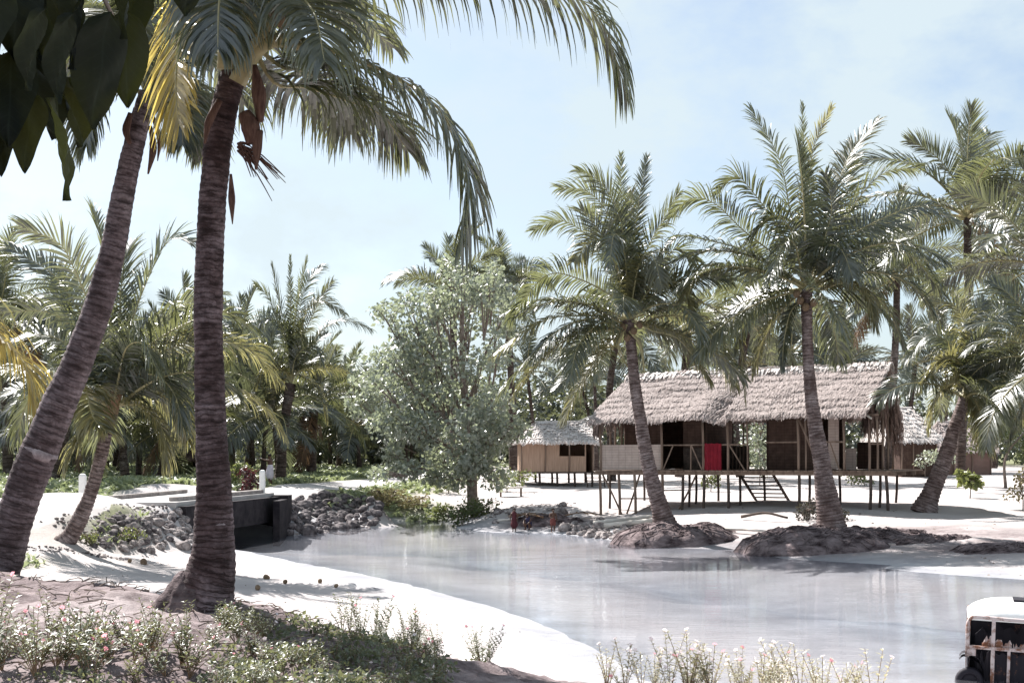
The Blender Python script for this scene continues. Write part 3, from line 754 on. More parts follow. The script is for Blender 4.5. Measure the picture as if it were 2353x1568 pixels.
near(pb, tb, db, [
    ([(640, 10), (800, -75), (1040, -95), (1250, -40), (1375, 40), (1436, 205)], .6, dict(n=125, lift=(-.2, .0), droop=1.3, leaf=.98, width=.030, bare=.06)),
    ([(660, 82), (790, 128), (893, 169), (986, 229), (1040, 300), (1075, 395), (1077, 450), (1062, 548)], -.5, dict(n=125, lift=(-.1, .1), droop=1.25, leaf=.92, width=.030, bare=.06)),
    ([(630, 190), (700, 200), (800, 232), (880, 268), (935, 345)], 1.3, dict(lift=(0, 0), droop=1.2, leaf=.8)),
    ([(640, 150), (700, 165), (770, 210), (800, 300)], 1.8, dict(droop=1.2, leaf=.8)),
    ([(560, 10), (500, -70), (450, -40), (428, 30), (412, 110), (404, 190), (410, 285)], -1.0, dict(mats=YEL, lift=(.1, .0), droop=.35, leaf=.72, n=80, wild=.08, roll=-.45)),
    ([(565, 30), (540, -55), (515, -60), (503, 10), (500, 110)], -1.5, dict(mats=GRN, lift=(.0, .0), droop=1.1, leaf=.72)),
    ([(585, 20), (590, -90), (560, -170), (480, -190), (400, -120)], -.8, dict(mats=GRN, droop=.9)),
    ([(600, 20), (660, -100), (760, -180), (900, -180)], -1.6, dict(droop=.9)),
    ([(590, 20), (600, -150), (640, -330)], .6, dict(droop=.3)),
    ([(580, 20), (540, -160), (470, -330)], .8, dict(droop=.3)),
    ([(600, 30), (700, -100), (880, -220), (1060, -210)], 2.2, dict(droop=.8)),
    ([(570, 30), (480, -60), (380, -80), (290, 30)], 1.9, dict(droop=.8)),
    ([(590, 30), (660, -20), (720, 30), (745, 140)], -1.9, dict(droop=1.0, leaf=.75)),
    ([(600, 40), (680, 0), (800, 20), (900, 110)], 2.6, dict(droop=1.0, leaf=.7)),
], 1)
# stalk bases, bunches and hanging sheaths of the near palm
def taper(root, pts, d, rad, mat, name, dd=0, lab=None):
    P = np.array([px(u, v, d + dd*i/(len(pts)-1)) for i, (u, v) in enumerate(pts)]) - np.array(root.location)
    P = resample(P, 10)
    o = MB().tube(P, np.interp(np.linspace(0, 1, 10), np.linspace(0, 1, len(rad)), rad), 8).build(name, M[mat], root, True)
    if lab: o['label'] = lab
    return o
for pts, rad in [([(545, 190), (575, 130), (612, 70), (660, 10)], [.09, .07, .06, .05]), ([(560, 170), (600, 110), (680, 80)], [.07, .06, .04]),
                 ([(520, 160), (520, 60), (505, -40)], [.09, .07, .05]), ([(535, 150), (548, 40), (560, -80)], [.09, .07, .05]), ([(560, 160), (620, 100), (700, 110)], [.06, .05, .035])]:
    taper(pb, pts, 11.7, rad, 'rachis', 'leaf_stalk', -.1)
for pts, rad in [([(585, 150), (595, 220), (598, 280)], [.02, .07, .03]), ([(560, 260), (575, 290), (578, 330)], [.06, .09, .05]), ([(592, 300), (590, 350), (588, 390)], [.05, .045, .01]),
                 ([(530, 400), (532, 450), (534, 515)], [.012, .035, .004]), ([(505, 230), (480, 280), (470, 330)], [.03, .04, .01])]:
    taper(pb, pts, 11.55, rad, 'spathe', 'dry_sheath')
for i in range(3):
    a = i*.7 - .5
    cb = MB(); P0 = px(545, 330 + i*8, 11.6) - np.array(pb.location)
    for j in range(11):
        e = P0 + np.array([.12 + .25*random.random(), random.uniform(-.1, .1), -.10 - .22*random.random()])*(.5 + j/11)
        cb.tube(resample([P0, (P0 + e)/2 + [0, 0, .05], e], 5), [.008, .007, .006, .005, .003], 4)
    cb.build('bare_fruit_stalk', M['spathe'], pb)
def nut(root, u, v, d, r, mat='husk'):
    b = MB(); n1, n2 = 12, 9; V = []
    for j in range(n2):
        f = j/(n2-1)*math.pi
        for i in range(n1):
            a = i/n1*2*math.pi; rr = r*(1 + .06*math.cos(3*a))
            V.append((rr*math.sin(f)*math.cos(a), rr*math.sin(f)*math.sin(a), -r*1.15*math.cos(f)))
    b.add(V, [(j*n1+i, j*n1+(i+1) % n1, (j+1)*n1+(i+1) % n1, (j+1)*n1+i) for j in range(n2-1) for i in range(n1)])
    return b.build('coconut', M[mat], root, True, loc=tuple(px(u, v, d) - np.array(root.location)))
for u, v in ((650, 44), (612, 20)): nut(pb, u, v, 11.5, .08)

# --- near palm, leaning stem on the left edge
pa, ta, da = palm('thick pale foreground palm leaning right from the left edge of the photo',
    [(-8, 1335), (12, 1290), (38, 1180), (72, 1080), (122, 960), (178, 830), (230, 690), (266, 540), (292, 400), (318, 290), (340, 215)],
    [96, 92, 92, 96, 88, 76, 68, 60, 53, 50, 46], 14.4, 'trunk_pale', 28, 'foreground palms', ringstep=.09, amp=.03)
near(pa, ta, da, [
    ([(300, 205), (250, 190), (215, 235), (200, 330)], -.6, dict(droop=.9, leaf=.6)),
    ([(320, 180), (290, 110), (230, 70), (170, 110), (140, 200)], .8, dict(droop=.8)),
    ([(370, 200), (420, 210), (455, 270), (468, 350)], .9, dict(droop=.9, leaf=.6)),
    ([(370, 180), (440, 130), (520, 150), (560, 240)], 1.5, dict(droop=.9)),
    ([(350, 150), (380, 20), (440, -120)], .5, dict(droop=.35)),
    ([(340, 150), (310, 0), (250, -130)], .5, dict(droop=.35)),
    ([(330, 170), (330, 80), (290, 30), (255, 60), (240, 150)], -2.0, dict(droop=.8)),
    ([(355, 160), (430, 60), (540, 30), (620, 110)], 2.4, dict(droop=.8)),
    ([(340, 160), (300, 80), (210, 10), (120, 30)], 2.0, dict(droop=.7)),
    ([(350, 180), (390, 195), (415, 250), (420, 330)], -1.0, dict(mats=GRN, droop=1.0, leaf=.55)),
], 2)
for pts, rad in [([(345, 290), (352, 340), (340, 400)], [.02, .045, .01]), ([(300, 260), (290, 300), (298, 330)], [.03, .05, .02]), ([(352, 270), (366, 320), (362, 370)], [.02, .03, .006])]:
    taper(pa, pts, 14.2, rad, 'spathe', 'dry_sheath')

# --- young bent palm on the creek bank, with the big low crown
pc, tc_, dc = palm('slender ringed palm curving up from the stony bank by the near bridge post',
    [(140, 1252), (165, 1225), (198, 1160), (218, 1100), (236, 1030), (247, 985), (258, 945)], [52, 44, 37, 33, 31, 29, 30], 33.3, 'trunk_light', 14, 'palms along the creek', ringstep=.11, amp=.07)
KM = dict(leaf=1.12, n=84, width=.054, segs=4, rr=.036)
def mid(root, top, d, fr, seed, **k):
    kk = dict(KM); kk.update(k); traced(root, top, d, fr, seed=seed, **kk)
mid(pc, tc_, dc, [
    ([(262, 860), (220, 735), (165, 606), (131, 555), (45, 520)], -.6, dict(droop=.25)),
    ([(255, 870), (206, 751), (151, 668), (113, 623), (17, 565)], .8, dict(droop=.4)),
    ([(262, 850), (250, 700), (237, 579), (213, 482)], .9, dict(droop=.15, lift=(.6, .3))),
    ([(270, 850), (300, 745), (344, 630), (389, 552), (447, 556)], -.4, dict(droop=.2, lift=(.4, .2))),
    ([(275, 860), (275, 720), (285, 600), (300, 560)], 1.2, dict(droop=.15)),
    ([(275, 870), (344, 792), (440, 737), (516, 716), (590, 760)], -.5, dict(droop=.6)),
    ([(275, 880), (370, 810), (470, 782), (570, 800), (636, 870)], .8, dict(droop=.7)),
    ([(270, 900), (309, 861), (361, 864), (400, 905), (419, 975)], -1.4, dict(droop=.9)),
    ([(245, 890), (180, 810), (113, 771), (50, 775), (0, 830)], .5, dict(droop=.7)),
    ([(240, 900), (190, 850), (120, 860), (60, 930), (40, 1010)], .7, dict(droop=.9)),
    ([(235, 950), (205, 985), (180, 1010), (160, 1050)], -.5, dict(droop=.6, mats=OL)),
    ([(225, 930), (210, 890), (200, 900), (215, 960), (245, 990)], -1.9, dict(droop=.8, mats=OL)),
    ([(280, 930), (340, 900), (400, 930), (430, 1010)], 1.0, dict(droop=1.0)),
    ([(280, 930), (330, 935), (370, 990), (380, 1060)], -.3, dict(droop=1.0)),
    ([(275, 880), (400, 850), (516, 890), (600, 930), (655, 1000)], .6, dict(droop=.9, mats=OL)),
    ([(260, 880), (330, 780), (420, 700), (500, 680)], 1.8, dict(droop=.4)),
    ([(250, 880), (200, 790), (120, 720), (7, 716)], 1.7, dict(droop=.5)),
    ([(270, 880), (290, 800), (330, 790), (360, 850)], -2.2, dict(droop=.8)),
], 3)
for p in ([(250, 960), (240, 930), (236, 885)], [(258, 950), (262, 900), (268, 850)], [(262, 950), (275, 905), (300, 870)], [(255, 960), (248, 900), (255, 860)]):
    taper(pc, p, 33.2, [.10, .08, .05], 'rachis_brown', 'leaf_stalk')

# --- a nearer palm just outside the left edge whose yellow frond hangs into view
pl, tl, dl = palm('palm standing just outside the left edge, one yellow frond hanging into view',
    [(-330, 1420), (-318, 1200), (-300, 980), (-280, 770)], [95, 70, 60, 55], 17.5, 'trunk_pale', 14, 'palms along the creek')
mid(pl, tl, dl, [
    ([(-200, 690), (-90, 700), (0, 775), (62, 850), (92, 965)], -.5, dict(mats=YEL, droop=1.1, leaf=1.1, n=90, width=.042)),
    ([(-330, 640), (-430, 650), (-520, 740)], 0, {}), ([(-250, 640), (-230, 500), (-240, 400)], .5, dict(droop=.2)),
    ([(-200, 650), (-90, 640), (-40, 700), (-10, 830)], 1.5, dict(droop=1.0)), ([(-300, 690), (-330, 690), (-360, 800)], -1.5, dict(droop=1.0))], 4)

# --- the two pondside palms before the big house
p1, t1, d1 = palm('curved pondside palm rising before the left half of the stilt house',
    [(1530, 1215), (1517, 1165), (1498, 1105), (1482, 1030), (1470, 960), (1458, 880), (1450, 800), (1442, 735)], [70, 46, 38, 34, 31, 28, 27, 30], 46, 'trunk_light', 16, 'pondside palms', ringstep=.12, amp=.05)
mid(p1, t1, d1, [
    ([(1432, 640), (1428, 520), (1426, 354)], .2, dict(droop=.05, lift=(.2, .1), leaf=.6)),
    ([(1452, 620), (1465, 480), (1486, 360)], .3, dict(droop=.1, leaf=.7)),
    ([(1440, 600), (1420, 490), (1380, 420), (1326, 391)], -.3, dict(droop=.3)),
    ([(1435, 620), (1400, 500), (1350, 440), (1284, 432)], .5, dict(droop=.35)),
    ([(1425, 640), (1360, 550), (1289, 507), (1225, 530)], .6, dict(droop=.35)),
    ([(1425, 640), (1405, 560), (1360, 555), (1320, 600)], -1.5, dict(droop=.6)),
    ([(1420, 690), (1326, 639), (1251, 635), (1170, 735)], -.3, dict(droop=.8)),
    ([(1420, 730), (1345, 725), (1251, 736), (1135, 815)], -.8, dict(droop=.9, mats=OL)),
    ([(1425, 740), (1340, 700), (1240, 690), (1160, 720)], .8, dict(droop=.8)),
    ([(1410, 750), (1300, 775), (1220, 825), (1145, 905)], .1, dict(droop=.9)),
    ([(1415, 755), (1320, 770), (1240, 830), (1180, 905)], -1.0, dict(droop=.9, mats=OL)),
    ([(1420, 770), (1395, 790), (1340, 870), (1295, 965)], -.6, dict(droop=.5)),
    ([(1430, 760), (1385, 740), (1330, 790), (1310, 870)], -1.7, dict(droop=1.0)),
    ([(1460, 680), (1499, 631), (1552, 571), (1600, 600)], .3, dict(droop=.5)),
    ([(1455, 640), (1500, 545), (1540, 480), (1558, 445)], .4, dict(droop=.25)),
    ([(1460, 710), (1510, 650), (1570, 660), (1600, 740)], -1.2, dict(droop=.8)),
    ([(1465, 740), (1515, 712), (1600, 692), (1690, 760), (1712, 920)], -.7, dict(droop=.9, leaf=.9)),
    ([(1465, 745), (1530, 725), (1600, 740), (1660, 820), (1690, 890)], .6, dict(droop=.9, mats=OL)),
    ([(1460, 740), (1500, 760), (1560, 780), (1630, 870)], -1.3, dict(droop=1.0, mats=OL)),
    ([(1440, 640), (1430, 560), (1410, 540), (1400, 610)], -2.2, dict(droop=.6)),
    ([(1450, 700), (1470, 600), (1500, 590), (1520, 660)], -2.4, dict(droop=.7)),
    ([(1450, 640), (1440, 540), (1450, 440)], 1.2, dict(droop=.1)),
], 5)
for u, v in ((1430, 752), (1455, 760), (1470, 745), (1440, 775)): nut(p1, u, v, 45.7, .13)
for p in ([(1445, 760), (1470, 790), (1480, 850)], [(1440, 745), (1420, 790), (1432, 820)]): taper(p1, p, 45.7, [.05, .06, .02], 'rachis', 'bent_stalk')

p2, t2, d2 = palm('tallest pondside palm rising before the right half of the stilt house',
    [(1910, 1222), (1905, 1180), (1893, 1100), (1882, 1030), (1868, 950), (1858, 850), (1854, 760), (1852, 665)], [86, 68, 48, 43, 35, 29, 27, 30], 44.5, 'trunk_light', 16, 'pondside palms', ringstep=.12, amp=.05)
mid(p2, t2, d2, [
    ([(1845, 580), (1817, 496), (1790, 365), (1723, 249)], .5, dict(droop=.25)),
    ([(1855, 560), (1858, 421), (1872, 330), (1911, 245)], -.3, dict(droop=.12, leaf=.7)),
    ([(1850, 540), (1848, 380), (1843, 240)], .4, dict(droop=.1, leaf=.6)),
    ([(1870, 580), (1910, 470), (1950, 360), (2016, 275)], .5, dict(droop=.25)),
    ([(1875, 600), (1940, 500), (2023, 402), (2113, 385)], .8, dict(droop=.4)),
    ([(1880, 610), (1930, 520), (1950, 400), (1960, 330)], 1.4, dict(droop=.3)),
    ([(1880, 620), (1925, 560), (2020, 505), (2117, 474), (2207, 515)], .2, dict(droop=.65)),
    ([(1890, 640), (1967, 609), (2064, 568), (2165, 608)], -.5, dict(droop=.9, leaf=.85)),
    ([(1890, 650), (1980, 600), (2080, 580), (2170, 680)], 1.0, dict(droop=.9)),
    ([(1890, 665), (1935, 650), (1985, 665), (2010, 745)], -1.3, dict(droop=1.0)),
    ([(1880, 660), (1950, 660), (2030, 700), (2080, 800)], .9, dict(droop=1.0)),
    ([(1835, 600), (1815, 525), (1775, 495), (1715, 552)], -1.0, dict(droop=.6)),
    ([(1835, 600), (1780, 510), (1720, 430), (1690, 405), (1641, 440)], .3, dict(droop=.5)),
    ([(1825, 620), (1712, 533), (1645, 470), (1588, 455), (1536, 500)], .1, dict(droop=.55)),
    ([(1825, 640), (1746, 625), (1663, 612), (1615, 618), (1562, 690)], -.6, dict(droop=.9)),
    ([(1825, 640), (1720, 580), (1626, 552), (1551, 548), (1487, 640)], .9, dict(droop=.8)),
    ([(1825, 665), (1770, 680), (1720, 730), (1690, 800)], .7, dict(droop=.9)),
    ([(1830, 680), (1790, 720), (1750, 790), (1735, 850)], 1.2, dict(droop=.9)),
    ([(1840, 690), (1815, 720), (1800, 790), (1798, 850)], -.3, dict(droop=.8, leaf=.5)),
    ([(1870, 640), (1890, 560), (1910, 480), (1895, 400)], -1.0, dict(droop=.5)),
    ([(1840, 620), (1825, 560), (1800, 560), (1770, 640)], -2.3, dict(droop=.8)),
    ([(1865, 630), (1890, 570), (1930, 570), (1960, 640)], -2.4, dict(droop=.8)),
    ([(1870, 690), (1900, 720), (1920, 780), (1925, 830)], .8, dict(droop=.9)),
], 6)
for u, v in ((1838, 690), (1868, 695), (1850, 705), (1830, 675), (1880, 680)): nut(p2, u, v, 44.2, .13)

# --- stout bent palm on the right beach
p3, t3, d3 = palm('stout bent palm with a sunlit ringed stem on the right-hand sand beside the house',
    [(2120, 1180), (2136, 1140), (2160, 1080), (2178, 1030), (2190, 985), (2202, 950), (2215, 915)], [72, 50, 41, 36, 31, 28, 28], 49.5, 'trunk_light', 16, 'pondside palms', ringstep=.15, amp=.06)
mid(p3, t3, d3, [
    ([(2225, 890), (2250, 865), (2300, 840), (2360, 835), (2440, 880)], -.6, dict(droop=1.0, leaf=1.0)),
    ([(2225, 890), (2290, 900), (2350, 950), (2380, 1020)], .5, dict(droop=1.0)),
    ([(2215, 880), (2200, 830), (2160, 825), (2110, 890)], -.4, dict(droop=.9, mats=OL)),
    ([(2215, 870), (2180, 790), (2130, 770), (2080, 830)], .8, dict(droop=.8)),
    ([(2220, 860), (2225, 770), (2190, 700), (2130, 690)], .7, dict(droop=.6)),
    ([(2225, 860), (2260, 770), (2330, 710), (2420, 740)], .3, dict(droop=.7)),
    ([(2225, 870), (2280, 800), (2360, 780), (2430, 830)], 1.3, dict(droop=.8)),
    ([(2218, 850), (2230, 760), (2260, 690)], 1.0, dict(droop=.3)),
    ([(2215, 890), (2185, 880), (2150, 920), (2135, 980)], -1.0, dict(droop=1.0, mats=OL)),
    ([(2220, 900), (2240, 920), (2260, 980), (2265, 1030)], -.9, dict(droop=1.0)),
    ([(2222, 890), (2260, 870), (2290, 900), (2310, 970)], -1.8, dict(droop=1.0)),
], 7)

for rt_, tp_, sc_, cl_, sd_x in ((p1, t1, .95, [1, 2, 3, 3, 4, 4, 4, 5, 5, 6], 41), (p2, t2, 1.15, [1, 2, 3, 3, 4, 4, 4, 5, 5, 5, 6], 42), (p3, t3, .85, [1, 2, 3, 3, 4, 5, 5], 43), (pc, tc_, .95, [2, 3, 3, 4], 47)):
    add_fronds_generic(rt_, tp_, full_crown(len(cl_), sd_x, cl_), 'mid', sc_, sd_x, sd_x*.7)
for rt_, pts_, r_ in ((pb, [(491, 1212, 11.8), (491, 1203, 11.8), (491, 1194, 11.8)], 45.5), (pa, [(86, 1048, 14.4), (91, 1038, 14.4), (96, 1028, 14.4)], 45)):
    P_ = np.array([px(*q) for q in pts_]) - np.array(rt_.location); dq = pts_[0][2]
    MB().tube(P_, r_/F*dq*np.array([.90, .935, .90]), 24).build('pale_ring', M['ring'], rt_, True)
# --- palms of the left grove and centre
pd, td, dd_ = palm('dark upright palm just behind the standing person beside the road',
    [(642, 1112), (645, 1085), (648, 1030), (655, 960), (668, 880)], [48, 30, 25, 25, 28], 66, 'trunk_far', 12, 'palms in the grove behind the bridge')
mid(pd, td, dd_, [
    ([(667, 760), (667, 588)], 0, dict(droop=.05, lift=(.1, .1), leaf=.5)),
    ([(672, 780), (685, 690), (704, 596)], .4, dict(droop=.15)), ([(660, 780), (640, 690), (625, 611)], .4, dict(droop=.15)),
    ([(655, 790), (620, 690), (588, 655)], .6, dict(droop=.3)), ([(685, 800), (730, 700), (764, 645)], .4, dict(droop=.3)),
    ([(690, 800), (700, 720), (740, 690), (790, 720)], -.6, dict(droop=.7)),
    ([(695, 830), (738, 761), (790, 735), (850, 755)], -.3, dict(droop=.9)),
    ([(690, 850), (749, 845), (800, 860), (832, 910)], -.8, dict(droop=1.0)),
    ([(650, 840), (600, 790), (550, 790), (520, 850)], .3, dict(droop=.9)), ([(650, 850), (610, 850), (580, 900)], -.8, dict(droop=1.0)),
    ([(660, 800), (640, 740), (600, 735), (575, 790)], -1.2, dict(droop=.8)), ([(680, 820), (720, 790), (740, 830)], -1.6, dict(droop=.9)),
    ([(680, 860), (730, 890), (750, 960)], .6, dict(droop=1.0)), ([(655, 870), (630, 900), (615, 960)], .8, dict(droop=1.0)),
    ([(675, 800), (700, 660), (740, 610)], 1.5, dict(droop=.3)),
], 8)
SMALL = [  # label, stem points, widths, depth, crown size, seed, palm group
    ('shaggy low palm right of the dark upright palm by the road', [(715, 1086), (716, 1040), (718, 985), (722, 930)], [30, 24, 22, 24], 80, .95, 11, 'G'),
    ('reddish slanting palm between two upright grove palms', [(697, 1062), (695, 1010), (688, 950), (680, 880)], [34, 26, 24, 22], 92, 1.0, 12, 'G'),
    ('palm curving out of the grass between the marker post and the bridge', [(312, 1122), (292, 1105), (284, 1060), (281, 1000), (280, 930)], [48, 27, 22, 20, 22], 62, .9, 13, 'G'),
    ('short slanting palm in the grass behind the far kerb', [(364, 1116), (372, 1085), (380, 1040), (392, 980)], [26, 22, 20, 18], 64, .85, 14, 'G'),
    ('thin dark palm leaning just right of the thick pale leaning palm', [(118, 1098), (134, 1060), (150, 1000), (168, 930)], [44, 26, 22, 20], 58, .9, 15, 'G'),
    ('palm at the far left whose fronds stand above the grove', [(20, 1090), (15, 960), (5, 820), (0, 720)], [30, 24, 22, 22], 70, 1.0, 16, 'G'),
    ('tall palm topping the broadleaf tree by the house', [(1040, 1080), (1044, 940), (1042, 800), (1040, 680)], [26, 20, 18, 18], 84, 1.05, 17, 'T'),
    ('slim palm peeping over the right shoulder of the broadleaf tree', [(1180, 1080), (1175, 900), (1168, 760), (1158, 655)], [24, 18, 16, 16], 88, .85, 18, 'T'),
    ('palm between the small hut and the big thatched house', [(1405, 1105), (1403, 1000), (1400, 900), (1412, 800)], [26, 20, 18, 18], 78, .95, 19, 'H'),
    ('tall palm behind the right end of the thatched house', [(2205, 1090), (2215, 880), (2222, 680), (2222, 500)], [26, 22, 20, 20], 62, 1.28, 20, 'H'),
    ('palm rising behind the ridge of the thatched house', [(2040, 1090), (2050, 900), (2058, 760), (2060, 640)], [24, 20, 18, 18], 72, 1.0, 21, 'H'),
    ('palm filling the upper right edge of the photo', [(2400, 1120), (2410, 980), (2400, 820), (2395, 610)], [40, 30, 26, 26], 53, 1.05, 22, 'H'),
    ('lower palm at the right edge with long arching fronds', [(2460, 1170), (2455, 1060), (2440, 940), (2420, 830)], [46, 36, 32, 32], 47, .85, 23, 'H'),
    ('palm behind the stairs seen between the stilt house posts', [(1700, 1095), (1690, 980), (1700, 860), (1720, 740)], [24, 20, 18, 18], 78, 1.05, 24, 'H'),
    ('palm behind the left roof slope of the thatched house', [(1560, 1095), (1565, 980), (1572, 860), (1580, 770)], [24, 20, 18, 18], 84, 1.0, 25, 'H'),
]
GR = {'G': 'palms in the grove behind the bridge', 'T': 'palms behind the broadleaf tree', 'H': 'palms behind the houses'}
for lab, pts, w, d, sc, sd, gp in SMALL:
    root, top, dt = palm(lab, pts, w, d, 'trunk_far', 10, GR[gp], ringstep=.2)
    g = np.random.default_rng(sd)
    add_fronds_generic(root, top, full_crown(21, sd), 'mid', sc, sd, g.random()*6)
    if sd in (17, 20, 24): spear(root, top, 3.4*sc, .2*sc)
# far palms, each its own stem and crown of fronds
def far_palm(x, y, h, label, group, sd, nf=15, sc=1.0):
    g = np.random.default_rng(sd)
    z = gz(x, y, False) - .1
    root = empty('coconut_palm', (x, y, z)); tag(root, label, 'palm tree', group)
    lean = g.normal(0, .10, 2)*h
    P = np.array([[0, 0, 0], [lean[0]*.15, lean[1]*.15, h*.3], [lean[0]*.5, lean[1]*.5, h*.65], [lean[0], lean[1], h]])
    link('trunk', trunk_mesh(P, np.array([.26, .15, .13, .13])*(1 + g.normal(0, .1)), M['trunk_far'], 8, .5, .03, sd % 90), root)
    add_fronds_generic(root, P[-1], full_crown(nf, sd), 'far', sc, sd, g.random()*6)
sd = 300
g = np.random.default_rng(5)
def scatter(n, x0, x1, y0, y1, h0, h1, label, group, mind=4.0, bad=lambda x, y: False):
    global sd
    pts = []; tries = 0
    while len(pts) < n and tries < 3000:
        tries += 1
        y = g.uniform(y0, y1); u = g.uniform(x0, x1); x = (u - U0)/F*y
        if bad(x, y) or any((x-a)**2 + (y-b)**2 < mind**2 for a, b in pts): continue
        pts.append((x, y)); sd += 1
        far_palm(x, y, g.uniform(h0, h1), label, group, sd)
onroad = lambda x, y: abs(x - np.interp(y, [50, 61, 69, 78, 88, 98], [-11.3, -9.9, -8.2, -6.2, -4.5, 1])) < 2.6
scatter(12, -80, 640, 66, 96, 2.2, 4.5, 'low young palm with drooping fronds in the grove left of the road', 'young palms in the left grove', 4.5, onroad)
scatter(20, -60, 620, 74, 108, 5.5, 8.5, 'slim coconut palm in the shaded depth of the grove left of the road', 'palms deep in the left grove', 4.5, onroad)
scatter(7, 700, 1010, 92, 120, 2.0, 4.0, 'low young palm beyond the road bend', 'young palms beyond the road bend', 4.0, onroad)
scatter(9, 640, 1010, 98, 135, 5.5, 8.0, 'distant palm standing beyond the road bend left of the broadleaf tree', 'palms beyond the road bend', 4.5, onroad)
scatter(10, 1180, 1900, 92, 125, 6.5, 9.5, 'distant palm seen above or below the big thatched roof', 'palms far behind the thatched house', 4.5)
scatter(10, 1900, 2420, 88, 120, 6.5, 10.5, 'distant palm in the dark stand behind the right-hand huts', 'palms far behind the right-hand huts', 4.5)
# ------------------------------------------------------------------ thatched stilt houses
def thatch(mb, A, B, C, D, nrow, ncol, seed, bulge=None, length=.5, thick=.10, lift=.07, wid=.10, fringe=.25, mi=0):
    """a shaggy slope: A-B eave, D-C ridge; outward is up"""
    g = np.random.default_rng(seed)
    A, B, C, D = [np.asarray(p, float) for p in (A, B, C, D)]
    nu, nv = 90, 49
    u, v = np.meshgrid(np.linspace(0, 1, nu), np.linspace(0, 1, nv))
    def at(u, v):
        u = np.asarray(u)[..., None]; v = np.asarray(v)[..., None]
        return (A*(1-u) + B*u)*(1-v) + (D*(1-u) + C*u)*v
    nrm = np.cross(B - A, D - A); nrm /= np.linalg.norm(nrm)
    if nrm[2] < 0: nrm = -nrm
    down = norm(((A + B) - (C + D))/2); along = norm(B - A)
    def disp(u, v):
        d = fbm(np.asarray(u)*9, np.asarray(v)*4, 4, seed)*.16 + .05*(1 - (np.asarray(v)*8 + fbm(np.asarray(u)*14, np.asarray(v)*3, 3, seed + 2)*.8) % 1)
        if bulge is not None: d = d + bulge(np.asarray(u), np.asarray(v))
        return d
    P = at(u, v) + disp(u, v)[..., None]*nrm
    P[0] += np.array([0, 0, -1])*(g.random(nu)[:, None]*.10)
    i = np.arange(nu*nv).reshape(nv, nu)
    q = np.stack([i[:-1, :-1], i[:-1, 1:], i[1:, 1:], i[1:, :-1]], -1).reshape(-1, 4)
    mb.add(P, q.tolist(), mi); mb.add(P - nrm*thick, q[:, ::-1].tolist(), mi)
    edge = [(i[0, k], i[0, k+1]) for k in range(nu-1)] + [(i[k, 0], i[k+1, 0]) for k in range(nv-1)] + [(i[k, -1], i[k+1, -1]) for k in range(nv-1)]
    off = nu*nv; mb.add(np.concatenate([P.reshape(-1, 3), P.reshape(-1, 3) - nrm*thick]), [(a, b, b + off, a + off) for a, b in edge], mi)
    n = nrow*ncol
    vv = (np.repeat(np.arange(nrow), ncol) + g.uniform(-.3, .3, n))/nrow*1.02; uu = np.clip(np.tile((np.arange(ncol) + .5)/ncol, nrow) + g.normal(0, .6/ncol, n), 0, 1)
    vv = np.clip(vv, -.005, 1)
    p0 = at(uu, vv) + (disp(uu, vv)[:, None] + .015)*nrm
    L = length*g.uniform(.6, 1.25, n)[:, None]; dirv = norm(down + along*g.normal(0, .30, n)[:, None])
    sag = np.where(vv < .06, 1.0, 0)[:, None]
    w = norm(np.cross(dirv, nrm))*wid*g.uniform(.5, 1.2, n)[:, None]/2
    lf = g.uniform(.2, 1.5, n)[:, None]*lift
    up0 = p0 - dirv*L*.55
    p1 = p0 + nrm*lf*.6; p2 = p0 + dirv*L*(.42 + fringe*sag) + nrm*lf - np.array([0, 0, 1])*sag*g.uniform(0, .14, n)[:, None]
    mb.strips(np.stack([up0 - w, p1 - w, p2 - w*.4], 1), np.stack([up0 + w, p1 + w, p2 + w*.4], 1), mi)

HA = math.atan2(-.515, .857); HX, HY = (1377 - U0)/F*55.6, 55.6
house = empty('stilt_house', (HX, HY, 0), (0, -.006, HA))
tag(house, 'long thatched stilt house with open bamboo veranda standing over the sand', 'house', 'thatched houses')
ca, sa = math.cos(HA), math.sin(HA)
def XU(u, Y=0.0):
    k = (u - U0)/F
    return (k*(HY + ca*Y) - HX + sa*Y)/(ca - k*sa)
def ZV(v, X, Y=0.0): return HC + (V0 - v)/F*(HY + sa*X + ca*Y)
def hw(X, Y): return HX + ca*X - sa*Y, HY + sa*X + ca*Y
FZ = 2.47
XR = XU(2050)
def ground_at(X, Y): return gz(*hw(X, Y))
def pole(name, X, Y, z0, z1, r=.045, mat='wood', X2=None, Y2=None, par=None):
    return MB().tube(resample([(X, Y, z0), ((X + (X2 if X2 is not None else X))/2 + .02, (Y + (Y2 if Y2 is not None else Y))/2, (z0+z1)/2), (X2 if X2 is not None else X, Y2 if Y2 is not None else Y, z1)], 5), r, 7).build(name, M[mat], par or house, True)
# floor
b = MB(); nb = 46
for i in range(nb):
    x0 = -.15 + (XR + .2)*i/nb; b.box((x0 + .012, -.12 - .05*random.random(), FZ - .06), (x0 + (XR + .2)/nb - .012, 4.7, FZ - .012*random.random()))
b.build('floor', M['wood'], house)
b = MB()
for Y in (0, 1.45, 3.0, 4.55): b.box((-.25, Y - .05, FZ - .2), (XR + .15, Y + .05, FZ - .064))
b.build('floor_beam', M['wood'], house)
